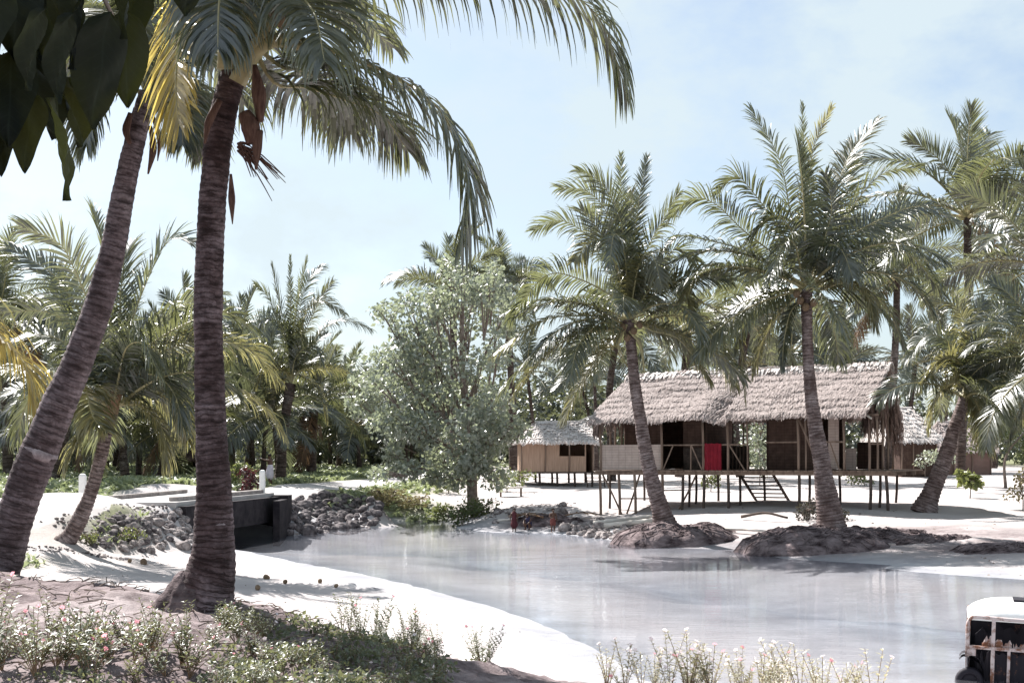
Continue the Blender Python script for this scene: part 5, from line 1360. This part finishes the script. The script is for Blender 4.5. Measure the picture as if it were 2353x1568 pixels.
def rocks_at(n, poly, r0, r1, label, group, seed, lib_, mind=.75):
    """rocks over the part of the bank seen inside a photo polygon"""
    g = np.random.default_rng(seed); poly = np.array(poly, float); lo, hi = poly.min(0), poly.max(0); done = []; tries = 0
    while len(done) < n and tries < n*30:
        tries += 1
        q = g.uniform(lo, hi)
        if poly_dist(np.array([q[0]]), np.array([q[1]]), poly)[0] > 0: continue
        p = hit(q[0], q[1], 25); r = g.uniform(r0, r1)*(1 if g.random() > .1 else 1.5)
        if any(np.hypot(p[0]-a[0], p[1]-a[1]) + abs(p[2]-a[2]) < (r + a[3])*mind for a in done): continue
        done.append((*p, r))
        o = link('rock', lib_[int(g.integers(len(lib_)))], None, (p[0], p[1], p[2] + r*.2), tuple(g.uniform(-.5, .5, 2)) + (g.uniform(0, 6.3),), r); tag(o, label, 'rock', group)
def rubble(n, line, across, r0, r1):
    L = resample(np.array(line, float), 50)
    ico = np.array([(0,0,1),(.9,0,.45),(.28,.85,.45),(-.72,.53,.45),(-.72,-.53,.45),(.28,-.85,.45),(.72,.53,-.45),(-.28,.85,-.45),(-.9,0,-.45),(-.28,-.85,-.45),(.72,-.53,-.45),(0,0,-1)])
    F_ = [(0,1,2),(0,2,3),(0,3,4),(0,4,5),(0,5,1),(1,6,2),(2,7,3),(3,8,4),(4,9,5),(5,10,1),(2,6,7),(3,7,8),(4,8,9),(5,9,10),(1,10,6),(6,11,7),(7,11,8),(8,11,9),(9,11,10),(10,11,6)]
    for i in range(n):
        p = L[g.integers(50)]; s = g.random(); x, y = p[0] + across[0]*s, p[1] + across[1]*s; r = g.uniform(r0, r1)
        b.add(ico*r*g.uniform(.55, 1.2, (12, 1))*[1, 1, .7] + [x, y, gz(x, y, False)], F_)
rubble(260, [(-11.3, 34), (-9.8, 41)], (-1.4, .3), .03, .08); rubble(220, [(-8.6, 50), (-5.2, 58.6)], (1.2, 1.9), .05, .12)
rubble(260, [(4.3, 47.6), (.2, 55)], (1.6, 1.4), .04, .10); rubble(160, [(-2.5, 56.5), (2.5, 56)], (.4, 3.2), .04, .10); rubble(140, [(-13.5, 30.5), (-10.2, 33)], (.3, .8), .02, .06)
stuff('rubble', b, [M['rock']], 'loose coral rubble filling the gaps between the bank rocks')
rocks_at(112, [(205, 1255), (225, 1205), (300, 1180), (360, 1190), (410, 1165), (446, 1175), (446, 1262), (330, 1270)], .09, .19, 'rough coral rock packed into the bank before the near bridge end', 'rocks of the near creek bank', 1, RK + RKD[:4])
rocks_at(118, [(632, 1150), (700, 1140), (760, 1138), (870, 1150), (885, 1180), (860, 1205), (800, 1216), (735, 1226), (640, 1232)], .15, .30, 'dark coral rock on the bank right of the bridge', 'dark rocks right of the bridge', 2, RKD)
rocks_at(56, [(1290, 1205), (1370, 1195), (1450, 1210), (1440, 1240), (1330, 1235), (1270, 1222)], .10, .24, 'pale coral rock on the shore left of the curved pondside palm', 'pale rocks before the stilt house', 3, RK)
rocks_at(26, [(1080, 1170), (1200, 1155), (1300, 1160), (1290, 1200), (1100, 1205)], .10, .24, 'coral rock lying on the slope below the small brown hut', 'rocks below the small hut', 4, RK)
b = MB(); gb = np.random.default_rng(81)
def bits(n, u0, u1, v0, v1, r0, r1):
    ico = np.array([(0,0,1),(.9,0,0),(0,.9,0),(-.9,0,0),(0,-.9,0),(0,0,-1)]); F_ = [(0,1,2),(0,2,3),(0,3,4),(0,4,1),(5,2,1),(5,3,2),(5,4,3),(5,1,4)]
    for i in range(n):
        p = hit(gb.uniform(u0, u1), gb.uniform(v0, v1), 12, 90)
        if p[2] < .02: continue
        r = gb.uniform(r0, r1); b.add(ico*r*gb.uniform(.5, 1.3, (6, 1))*[1, 1, .5] + p, F_)
bits(150, 60, 560, 1262, 1330, .015, .05); bits(120, 560, 1250, 1300, 1560, .012, .04); bits(150, 1950, 2350, 1190, 1340, .02, .07); bits(120, 1380, 2060, 1165, 1200, .02, .07); bits(80, 640, 1350, 1090, 1150, .03, .08)
stuff('beach_debris', b, [M['bark']], 'small bits of husk, bark and stone strewn over the white sand')
# husks and small litter on the sand
HK = bpy.data.meshes.new_from_object(nut(pb, 0, 0, 11, .1)); bpy.data.objects.remove([o for o in pb.children if o.name.startswith('coconut')][-1])
g = np.random.default_rng(50)
for u, v, r, lab in ((592, 1355, 1.0, 'husk lying nearest the straight palm on the white sand'), (655, 1341, .9, 'largest husk of the row on the shaded sand streak'), (735, 1339, .9, 'flat husk at the end of the shaded streak'),
                     (772, 1350, .8, 'husk below the end of the streak on bright sand'), (612, 1330, 1.1, 'dark husk at the start of the shaded streak'), (330, 1296, 1.5, 'big brown husk on the sand before the rock bank'), (298, 1292, .9, 'smaller husk left of the big husk before the rocks')):
    p = hit(u, v, 18)
    o = link('coconut_husk', HK, None, (p[0], p[1], gz(p[0], p[1]) + .05), (g.uniform(0, 3), g.uniform(0, 3), g.uniform(0, 3)), (r*.8, r*.62, r*.5)); tag(o, lab, 'husk', 'husks on the white sand')
def log(pts, r, label, mat='log', name='driftwood_log'):
    P = [np.array([x, y, gz(x, y) + z]) for x, y, z in pts]
    o = MB().tube(resample(np.array(P) - P[0], 14), np.linspace(r, r*.7, 14), 9, 0, True, False, lambda th, k: .02*fbm(np.linspace(0, 5, k)[:, None] + 0*th[None], np.cos(th)[None]*1.0 + 2 + 0*np.linspace(0, 5, k)[:, None], 2, 4)).build(name, M[mat], None, True)
    o.location = tuple(P[0]); tag(o, label, 'log')
log([(3.3, 51.6, .12), (4.2, 51.3, .15), (5.6, 51.0, .14)], .10, 'upper bleached log lying under the left end of the stilt house')
log([(3.6, 50.6, .10), (4.8, 50.1, .14), (6.0, 49.9, .12)], .13, 'thicker bleached log on the shore in front of the first stilts')
log([(7.0, 46.2, .12), (8.4, 45.0, .16), (9.2, 44.2, .12)], .06, 'thin pale branch lying right of the curved pondside palm', 'log')
log([(8.6, 48, .12), (9.4, 47.4, .3), (10.1, 46.9, .15)], .06, 'dark fallen branch in the house shade left of the tallest palm', 'wood_dark', 'fallen_branch')
log([(-.6, 54.6, .12), (.5, 53.9, .22), (1.5, 53.7, .12)], .06, 'grey stick lying on the mound behind the three children', 'log')
# bleached fronds fallen on the mound by the children
for (x, y, a, lab) in ((.2, 53.6, .5, 'fallen dry frond behind the crouching child'), (1.3, 53.0, 2.6, 'fallen dry frond behind the child in maroon'), (2.2, 54.2, .2, 'fallen dry frond at the back of the littered mound')):
    z = max(gz(x, y), .45)
    P = np.array([[0, 0, 0], [.7, .1, .12], [1.5, 0, .05]])
    o = link('fallen_frond', frond_mesh('frond_mesh', P, .5, 26, (.1, 0), .35, .06, int(x*10) + 5, mats=DEAD, segs=3, rr=.03, hd=(1, 0, 0)), None, (x, y, z + .1), (0, 0, a)); tag(o, lab, 'dry frond', 'dry fronds fallen by the water')
bn = empty('bench', (px(1150, 1100, 63)[0], 63, gz(px(1150, 1100, 63)[0], 63))); tag(bn, 'low pale plank bench beside the broadleaf tree trunk', 'bench')
MB().box((-.1, -.2, .42), (1.1, .2, .48)).build('seat', M['log'], bn)
for xx in (0, 1.0): MB().box((xx - .05, -.16, -.1), (xx + .05, .16, .417)).build('leg', M['wood'], bn)

# ------------------------------------------------------------------ pink-flowered herbs
def herb(seed, h, ns, spread, pale=False):
    g = np.random.default_rng(seed); b = MB(); tips = []
    lp, la, ln, ls = [], [], [], []
    for s in range(ns):
        a = g.uniform(0, 6.28); out = spread*g.uniform(.3, 1.0); hh = h*g.uniform(.6, 1.1)
        P = resample([(0, 0, 0), (math.cos(a)*out*.4, math.sin(a)*out*.4, hh*.5), (math.cos(a)*out, math.sin(a)*out, hh)], 9)
        b.tube(P, np.linspace(.005, .0022, 9), 4, 1, False); tips.append(P[-1])
        k = int(hh/.045)
        for i in range(k):
            t = .25 + .75*(i + .5)/k; p = np.array([np.interp(t, np.linspace(0, 1, 9), P[:, c]) for c in range(3)])
            for sg in (0, math.pi):
                an = i*1.57 + sg + g.normal(0, .3); up = g.uniform(.15, .7)
                d = np.array([math.cos(an)*math.cos(up), math.sin(an)*math.cos(up), math.sin(up)])
                lp.append(p); la.append(d); ls.append(.062*g.uniform(.6, 1.2)*(1.15 - .5*abs(t - .6)))
    p = np.array(lp); d = np.array(la); s = np.array(ls)[:, None]
    w = norm(np.cross(d, [0, 0, 1.])); nn = np.cross(w, d)
    V = np.stack([p, p + d*s*.5 + w*s*.23 + nn*s*.05, p + d*s - nn*s*.06, p + d*s*.5 - w*s*.23 + nn*s*.05], 1).reshape(-1, 3)
    o = (np.arange(len(p))*4)[:, None]
    b.add(V, np.concatenate([o + [0, 1, 2], o + [0, 2, 3]]).tolist(), 0)
    return b.mesh('herb_mesh', [M['herb_sunlit' if pale else 'herb'], M['stem']]), tips
def flower(mat, r=.026):
    b = MB()
    for k in range(5):
        a = k*2*math.pi/5; c, s = math.cos(a), math.sin(a); l = math.cos(a + .55), math.sin(a + .55); q = math.cos(a - .55), math.sin(a - .55)
        b.add([(0, 0, 0), (q[0]*r*.8, q[1]*r*.8, .004), (c*r*1.05, s*r*1.05, .0), (l[0]*r*.8, l[1]*r*.8, .004)], [(0, 1, 2, 3)])
    b.tube([(0, 0, -.02), (0, 0, .001)], .002, 4)
    return b.mesh('flower_mesh', M[mat])
HB = [herb(500 + i, h, ns, sp) for i, (h, ns, sp) in enumerate([(.34, 6, .16), (.46, 7, .2), (.58, 7, .22), (.28, 6, .18), (.70, 6, .2), (.42, 9, .25)])]
HBP = [herb(520 + i, h, ns, sp, True) for i, (h, ns, sp) in enumerate([(.34, 5, .2), (.46, 5, .24), (.58, 5, .26), (.28, 5, .2), (.74, 4, .26)])]
FL = [flower('petal', .024), flower('petal_white', .026)]
def herbs(n, u0, u1, y0, y1, label, group, seed, kinds, nfl, pale=0.0, sc=1.0, light=False):
    g = np.random.default_rng(seed)
    for i in range(n):
        y = g.uniform(y0, y1); u = g.uniform(u0, u1); x = (u - U0)/F*y; z = gz(x, y)
        k = int(g.choice(kinds)); me, tips = (HBP if light else HB)[k]
        s = sc*g.uniform(.75, 1.2); rz = g.uniform(0, 6.28)
        root = empty('flowering_herb', (x, y, z - .01), (g.normal(0, .14), g.normal(0, .14), rz)); root.scale = (s,)*3; tag(root, label, 'plant', group)
        link('foliage', me, root)
        for t in g.permutation(len(tips))[:int(g.integers(nfl[0], nfl[1] + 1))]:
            link('flower', FL[1 if g.random() < pale else 0], root, tuple(tips[t] + [0, 0, .008]), (g.normal(.5, .35), g.normal(0, .4), g.uniform(0, 6)), 1.0/s**.3)
herbs(46, -40, 440, 7.9, 9.7, 'pink flowered herb growing from the bare soil in the lower left corner', 'flowering herbs on the soil', 1, [0, 1, 3, 5, 5, 2], (0, 2), .2, .74)
herbs(84, 480, 1010, 8.0, 11.4, 'leafy herb in the dense bank of greenery right of the straight palm', 'herbs on the bank right of the near palm', 2, [0, 0, 1, 3, 3, 5], (0, 1), .6, .50)
herbs(12, 480, 640, 10.6, 11.2, 'dark leafy herb close around the foot of the straight palm', 'herbs round the foot of the near palm', 3, [0, 3, 5], (0, 1), .5, .55)
herbs(20, 780, 1130, 11.2, 12.9, 'sparse herb standing against the white sand at the end of the bank', 'herbs at the end of the bank', 4, [1, 2, 4], (0, 1), .3, .55)
herbs(44, 1380, 2010, 10.0, 12.3, 'pale flowering herb rising before the water at the bottom right', 'pale herbs before the water', 5, [0, 1, 2, 2, 4], (1, 4), .75, .78, True)
b = MB(); g = np.random.default_rng(61)
def cover(n, u0, u1, y0, y1, size, hz, crest=False):
    y = g.uniform(y0, y1, n); u = g.uniform(u0, u1, n); x = (u - U0)/F*y
    dn = fbm(x*1.2, y*1.2, 3, 66); k = dn > -.12; x, y = x[k], y[k]
    z = ground_z(x, y)
    cs = np.stack([x, y, z + hz*.3], 1)
    leaf_cloud(b, cs, np.tile([[.16, .16, hz]], (len(x), 1)), len(x)*26, size, 62, 0)
cover(330, 470, 1010, 8.0, 11.9, .05, .07); cover(75, -40, 440, 7.8, 9.8, .04, .05); cover(30, 900, 1100, 11.5, 12.8, .045, .05)
stuff('ground_cover', b, [M['herb']], 'low leafy ground cover on the near bank')
b = MB()
for i in range(520):   # twigs and leaf litter
    y = g.uniform(7.8, 13.6); u = g.uniform(-60, 1000); x = (u - U0)/F*y; z = gz(x, y)
    a = g.uniform(0, 6.28); l = g.uniform(.05, .3); d = np.array([math.cos(a)*l, math.sin(a)*l, g.uniform(-.01, .05)])
    b.tube(resample([np.array([x, y, z + .012]), np.array([x, y, z + .03]) + d*.5 + g.normal(0, .01, 3), np.array([x, y, z + .012]) + d], 4), [.006, .005, .004, .002], 4)
stuff('leaf_litter', b, [M['bark']], 'twigs and litter strewn on the soil')

# ------------------------------------------------------------------ people
def body_mesh(parts, vox, mat):
    """tapered limbs fused into one continuous skin"""
    b = MB()
    for pts, rad in parts:
        P = resample(np.array(pts, float), max(6, len(pts)*4)); rr = np.interp(np.linspace(0, 1, len(P)), np.linspace(0, 1, len(rad)), rad)
        b.tube(P, rr, 10)
        for c, r in ((P[0], rr[0]), (P[-1], rr[-1])):
            V = [c + r*np.array([math.sin(f)*math.cos(a), math.sin(f)*math.sin(a), math.cos(f)]) for f in np.linspace(0, math.pi, 6) for a in np.linspace(0, 2*math.pi, 8, endpoint=False)]
            b.add(V, [(j*8+i, (j+1)*8+i, (j+1)*8+(i+1) % 8, j*8+(i+1) % 8) for j in range(5) for i in range(8)])
    me = b.mesh('body_mesh', mat, True)
    tmp = bpy.data.objects.new('body_tmp', me); COL.objects.link(tmp)
    m = tmp.modifiers.new('fuse', 'REMESH'); m.mode = 'VOXEL'; m.voxel_size = vox; m.use_smooth_shade = True
    s = tmp.modifiers.new('soft', 'SMOOTH'); s.iterations = 3; s.factor = .4
    dg = bpy.context.evaluated_depsgraph_get()
    out = bpy.data.meshes.new_from_object(tmp.evaluated_get(dg)); bpy.data.objects.remove(tmp)
    out.materials.clear(); out.materials.append(mat); out.polygons.foreach_set('use_smooth', np.ones(len(out.polygons), bool))
    return out
def hand(wrist, dirv, palm_n, s):
    """palm, four fingers and a thumb as tapered chains"""
    d = norm(np.array(dirv, float)); n = norm(np.array(palm_n, float)); w = norm(np.cross(d, n)); W = np.array(wrist, float)
    out = [([W, W + d*.04*s, W + d*.075*s], [.017*s, .026*s, .022*s])]
    for k, (o, l) in enumerate(((-.021, .058), (-.007, .068), (.007, .064), (.021, .050))):
        p = W + d*.07*s + w*o*s; out.append(([p, p + d*l*.5*s + n*.004*s, p + d*l*.85*s + n*.018*s], [.0085*s, .008*s, .006*s]))
    p = W + d*.025*s - w*.018*s; out.append(([p, p + (d*.4 - w*.8)*.03*s, p + (d*.8 - w*.75)*.052*s + n*.008*s], [.0105*s, .0095*s, .007*s]))
    return out
def person(label, loc, rz, H, J, clothes, group=None):
    """J: joints in units of standing height; each arm [shoulder, elbow, wrist, hand direction]"""
    root = empty('person', loc, (0, 0, rz)); tag(root, label, 'person', group)
    S = lambda p: np.array(p, float)*H
    k = H
    parts = [([S(J['pelvis']), S(J['waist']), S(J['chest']), S(J['neck0'])], [.088*k, .076*k, .092*k, .055*k]),
             ([S(J['neck0']), S(J['neck1'])], [.036*k, .034*k])]
    hc = S(J['head']); fw = norm(np.array(J['face'], float)); up = np.array([0, 0, 1.]); sd_ = np.cross(fw, up)
    parts += [([hc + up*.020*k, hc + up*.035*k], [.063*k, .058*k]), ([hc - up*.035*k + fw*.018*k, hc + up*.02*k + fw*.012*k], [.042*k, .055*k]),
              ([hc + fw*.062*k - up*.012*k, hc + fw*.058*k + up*.012*k], [.011*k, .006*k]), ([hc + fw*.052*k - up*.038*k - sd_*.012*k, hc + fw*.052*k - up*.038*k + sd_*.012*k], [.007*k, .007*k])]
    for s in (-1, 1): parts.append(([hc + sd_*s*.062*k - up*.012*k, hc + sd_*s*.066*k + up*.014*k], [.008*k, .010*k]))
    for a in J['arms']:
        sh, el, wr, hd = S(a[0]), S(a[1]), S(a[2]), a[3]
        parts += [([S(J['chest'])*.5 + sh*.5 + up*.02*k, sh], [.05*k, .036*k]), ([sh, (sh+el)/2, el], [.034*k, .031*k, .025*k]), ([el, (el*.6+wr*.4), wr], [.026*k, .025*k, .016*k])]
        parts += hand(wr, hd, np.cross(hd, [.3, .2, .9]), k/1.6)
    for hp, kn, an, toe in J['legs']:
        hp, kn, an, toe = S(hp), S(kn), S(an), S(toe)
        parts += [([hp, (hp+kn)/2, kn], [.056*k, .048*k, .035*k]), ([kn, kn*.65+an*.35, an], [.034*k, .036*k, .021*k]), ([an - up*.012*k, (an+toe)/2 - up*.012*k, toe], [.023*k, .022*k, .016*k])]
    link('body', body_mesh(parts, .0095*k/1.0 if k > 1 else .009, M['skin']), root)
    V = []; n1, n2 = 18, 9
    for j in range(n2):
        f = j/(n2-1)*1.75
        for i in range(n1):
            a = i/n1*2*math.pi; dd = fw*math.cos(a)*math.sin(f) + sd_*math.sin(a)*math.sin(f) + up*math.cos(f)
            low = 1.0 if math.cos(a) < .45 else np.clip(1.9 - f*1.1, 0, 1)
            V.append(hc + up*.022*k + dd*(.073*k*(.86 + .14*low) - (0 if low > .5 else .012*k)))
    MB().add(V, [(j*n1+i, (j+1)*n1+i, (j+1)*n1+(i+1) % n1, j*n1+(i+1) % n1) for j in range(n2-1) for i in range(n1)]).build('hair', M['hair'], root, True)
    for s in (-1, 1): 
        e = hc + fw*.058*k + sd_*s*.022*k; MB().tube([e - fw*.006*k, e + fw*.003*k], .008*k, 8).build('eye', M['eye'], root)
    for nm, mat, prts in clothes:
        link(nm, body_mesh([([S(q) for q in p], [x*k for x in r]) for p, r in prts], .012*k, M[mat]), root)
    return root
STAND = lambda sp=.06: [((-.055, 0, .50), (-.06, .02, .27), (-sp, -.01, .035), (-sp - .01, .10, .015)), ((.055, 0, .50), (.06, .02, .27), (sp, -.01, .035), (sp + .01, .10, .015))]
x1, y1 = px(621, 1119, 62)[:2]
person('person beside the far marker post with one arm raised, bare chest and pale wrap', (x1, y1, gz(x1, y1)), R(75), 1.46, dict(
    pelvis=(0, 0, .53), waist=(0, 0, .62), chest=(0, .01, .73), neck0=(0, .01, .80), neck1=(0, .015, .87), head=(0, .03, .915), face=(0, 1, 0),
    arms=[((-.115, .01, .79), (-.16, .14, .80), (-.15, .29, .86), (-.1, .8, .5)), ((.115, .01, .79), (.15, .05, .63), (.13, .17, .55), (-.2, .8, -.3))], legs=STAND(.07)),
    [('wrap', 'cloth_white', [([(0, 0, .60), (0, .01, .50), (0, .02, .38), (0, .02, .26)], [.098, .115, .125, .13])])])
yA = 52.0; xA = px(1181, 1200, yA)[0]
person('small child in a maroon dress standing at the water edge below the small hut', (xA, yA, max(gz(xA, yA), -.03)), R(170), .95, dict(
    pelvis=(0, 0, .50), waist=(0, 0, .59), chest=(0, .01, .71), neck0=(0, .01, .78), neck1=(0, .01, .84), head=(0, .02, .90), face=(0, 1, 0),
    arms=[((-.11, .0, .76), (-.16, .02, .62), (-.14, .08, .50), (.1, .3, -.9)), ((.11, .0, .76), (.17, .02, .62), (.15, .08, .50), (-.1, .3, -.9))], legs=STAND(.05)),
    [('dress', 'cloth_maroon', [([(0, 0, .77), (0, 0, .62), (0, 0, .48), (0, 0, .28)], [.105, .10, .125, .165])])], 'children at the water edge')
yB = 52.3; xB = px(1214, 1200, yB)[0]
person('crouching child in dark clothes beside the child in maroon', (xB, yB, max(gz(xB, yB), -.02)), R(150), 1.1, dict(
    pelvis=(0, -.05, .12), waist=(0, -.05, .22), chest=(0, .02, .34), neck0=(0, .05, .41), neck1=(0, .07, .46), head=(0, .10, .515), face=(0, .9, -.3),
    arms=[((-.11, .03, .38), (-.13, .15, .28), (-.05, .24, .20), (.4, .6, -.5)), ((.11, .03, .38), (.13, .15, .28), (.05, .24, .20), (-.4, .6, -.5))],
    legs=[((-.06, -.04, .11), (-.10, .17, .24), (-.08, .07, .03), (-.09, .17, .015)), ((.06, -.04, .11), (.10, .17, .24), (.08, .07, .03), (.09, .17, .015))]),
    [('shirt', 'cloth_navy', [([(0, -.05, .14), (0, -.04, .24), (0, .03, .37)], [.115, .10, .112])])], 'children at the water edge')
yC = 51.4; xC = px(1270, 1200, yC)[0]
person('small child in red shorts wading apart at the right', (xC, yC, max(gz(xC, yC) - .03, -.10)), R(200), 1.0, dict(
    pelvis=(0, 0, .50), waist=(0, 0, .59), chest=(0, .01, .71), neck0=(0, .01, .78), neck1=(0, .01, .84), head=(0, .02, .90), face=(0, 1, 0),
    arms=[((-.11, .0, .76), (-.16, .0, .61), (-.15, .05, .49), (.0, .3, -.9)), ((.11, .0, .76), (.16, .06, .63), (.10, .16, .58), (-.4, .8, .1))], legs=STAND(.055)),
    [('shorts', 'cloth_red', [([(0, 0, .56), (0, 0, .48)], [.098, .105]), ([(-.055, 0, .49), (-.058, .01, .34)], [.072, .066]), ([(.055, 0, .49), (.058, .01, .34)], [.072, .066])])], 'children at the water edge')

# ------------------------------------------------------------------ sunken vehicle cab
WX0, WY0 = px(2219, 1560, 18.5)[:2]
wk = empty('wrecked_cab', (WX0, WY0, 0), (0, .03, R(-19))); tag(wk, 'rusted wreck of a vehicle cab with a white roof standing in the shallow water', 'wreck')
CW, CD = 1.62, 1.35
b = MB(); nu, nv = 36, 26; V = []
def dome(x, y):
    a = np.clip(1 - abs(2*x/CW - 1)**3.0, 0, 1)**.6; c = np.clip(1 - abs(2*y/CD - 1)**3.2, 0, 1)**.5
    return .89 + .25*a*c
xs_ = (1 - np.cos(np.linspace(0, np.pi, nu)))/2*CW; ys_ = (1 - np.cos(np.linspace(0, np.pi, nv)))/2*CD
V = [(x, y, dome(x, y)) for y in ys_ for x in xs_]; V2 = [(x, y, z - .025) for x, y, z in V]
f = [(j*nu+i, j*nu+i+1, (j+1)*nu+i+1, (j+1)*nu+i) for j in range(nv-1) for i in range(nu-1)]
b.add(V, f); b.add(V2, [q[::-1] for q in f]); b.build('roof', M['cab_white'], wk, True)
b = MB(); b.tube(resample([(.0, 0, .60), (0, 0, .80), (.03, 0, .885), (.11, 0, .915), (.5, 0, .905), (1.1, 0, .905), (1.52, 0, .915), (1.6, 0, .87), (1.62, 0, .6)], 40), .026, 8); b.build('window_surround', M['cab_frame'], wk, True)
for nm, lo, hi, mt in (('corner_post', (-.025, -.02, .33), (.03, .045, .62), 'cab_frame'), ('corner_post', (CW - .03, -.02, -.3), (CW + .025, .045, .62), 'cab_frame'),
                       ('mid_post', (.325, -.018, -.4), (.375, .03, .90), 'cab_frame'), ('lower_post', (.545, -.012, -.4), (.585, .03, .455), 'cab_frame'), ('mid_post', (1.05, -.018, -.4), (1.10, .03, .90), 'cab_frame'),
                       ('waist_rail', (.02, -.03, .455), (CW, .025, .50), 'cab_frame'), ('corner_bracket', (.0, -.035, .355), (.12, .02, .452), 'cab_frame'),
                       ('roof_plate', (.62, .35, 1.125), (1.35, .8, 1.155), 'rust'), ('rear_post', (.0, CD - .06, -.4), (.06, CD, .92), 'cab_frame'), ('rear_post', (CW - .06, CD - .06, -.4), (CW, CD, .92), 'cab_frame')):
    MB().box(lo, hi).build(nm, M[mt], wk)
def ragged(name, x0, x1, z0, zt, Y, seed, mat='rust', amp=.12):
    g = np.random.default_rng(seed); n = 9; xs = np.linspace(x0, x1, n); zz = zt - g.random(n)*amp
    b = MB(); V = [(x, Y, z0) for x in xs] + [(x, Y + .01*g.normal(), z) for x, z in zip(xs, zz)] + [(x, Y + .02, z0) for x in xs] + [(x, Y + .02, z) for x, z in zip(xs, zz)]
    f = [(i, i+1, n+i+1, n+i) for i in range(n-1)] + [(2*n+i, 3*n+i, 3*n+i+1, 2*n+i+1) for i in range(n-1)] + [(n+i, n+i+1, 3*n+i+1, 3*n+i) for i in range(n-1)]
    b.add(V, f); return b.build(name, M[mat], wk)
ragged('lower_panel', .38, .80, -.4, .43, .06, 1, 'rust', .06); ragged('lower_panel', .12, .325, -.4, .45, .07, 2, 'rust', .30)
ragged('seat_back', .12, .9, .1, .80, .75, 4, 'rust', .25); ragged('window_remnant', .20, .325, .50, .66, .02, 5, 'cab_frame', .14); ragged('window_remnant', .38, .60, .50, .66, .02, 6, 'cab_frame', .15); ragged('window_remnant', .62, .78, .50, .60, .02, 8, 'cab_frame', .1)
b = MB(); b.box((.03, CD - .03, -.4), (.70, CD - .01, .93)); b.box((.82, CD - .03, -.4), (CW, CD - .01, .93)); b.box((.70, CD - .03, -.4), (.82, CD - .01, .72)); b.box((.70, CD - .03, .86), (.82, CD - .01, .93))
b.build('rear_panel', M['rust'], wk)
for xx, nm in ((.01, 'door_panel'), (CW - .03, 'door_panel')): MB().box((xx, .06, -.4), (xx + .02, CD - .07, .5)).build(nm, M['rust'], wk)
b = MB(); P = [(.02 + (.20 + .05*vnoise(np.array(a*2.), np.array(1.)))*math.sin(a), -.06, .0 + (.30 + .06*vnoise(np.array(a*3.), np.array(4.)))*math.cos(a)) for a in np.linspace(-.55, 1.5, 14)]
Q = np.array(P); b.strips(np.array([Q, Q + [.0, .0, .05]]), np.array([Q + [0, .24, 0], Q + [0, .24, .05]])); b.build('fender', M['rust'], wk, True)
b = MB(); a = np.linspace(0, 2*np.pi, 25); b.tube(np.stack([.05 + .15*np.cos(a), np.full(25, .0), -.02 + .15*np.sin(a)], 1), .055, 8, 0, False); wh = b.build('wheel', M['rust'], wk, True)
MB().tube([(.05, -.02, -.02), (.05, .03, -.02)], .10, 14).build('hub', M['rust'], wh)
b = MB(); a = np.linspace(0, 2*np.pi, 25); Pst = np.stack([1.15 + .17*np.cos(a), .45 + .06*np.sin(a), .60 + .16*np.sin(a)], 1); b.tube(Pst, .014, 6, 0, False); b.bar((1.15, .45, .6), (1.15, .2, .3), .02); b.build('steering_wheel', M['rust'], wk, True)
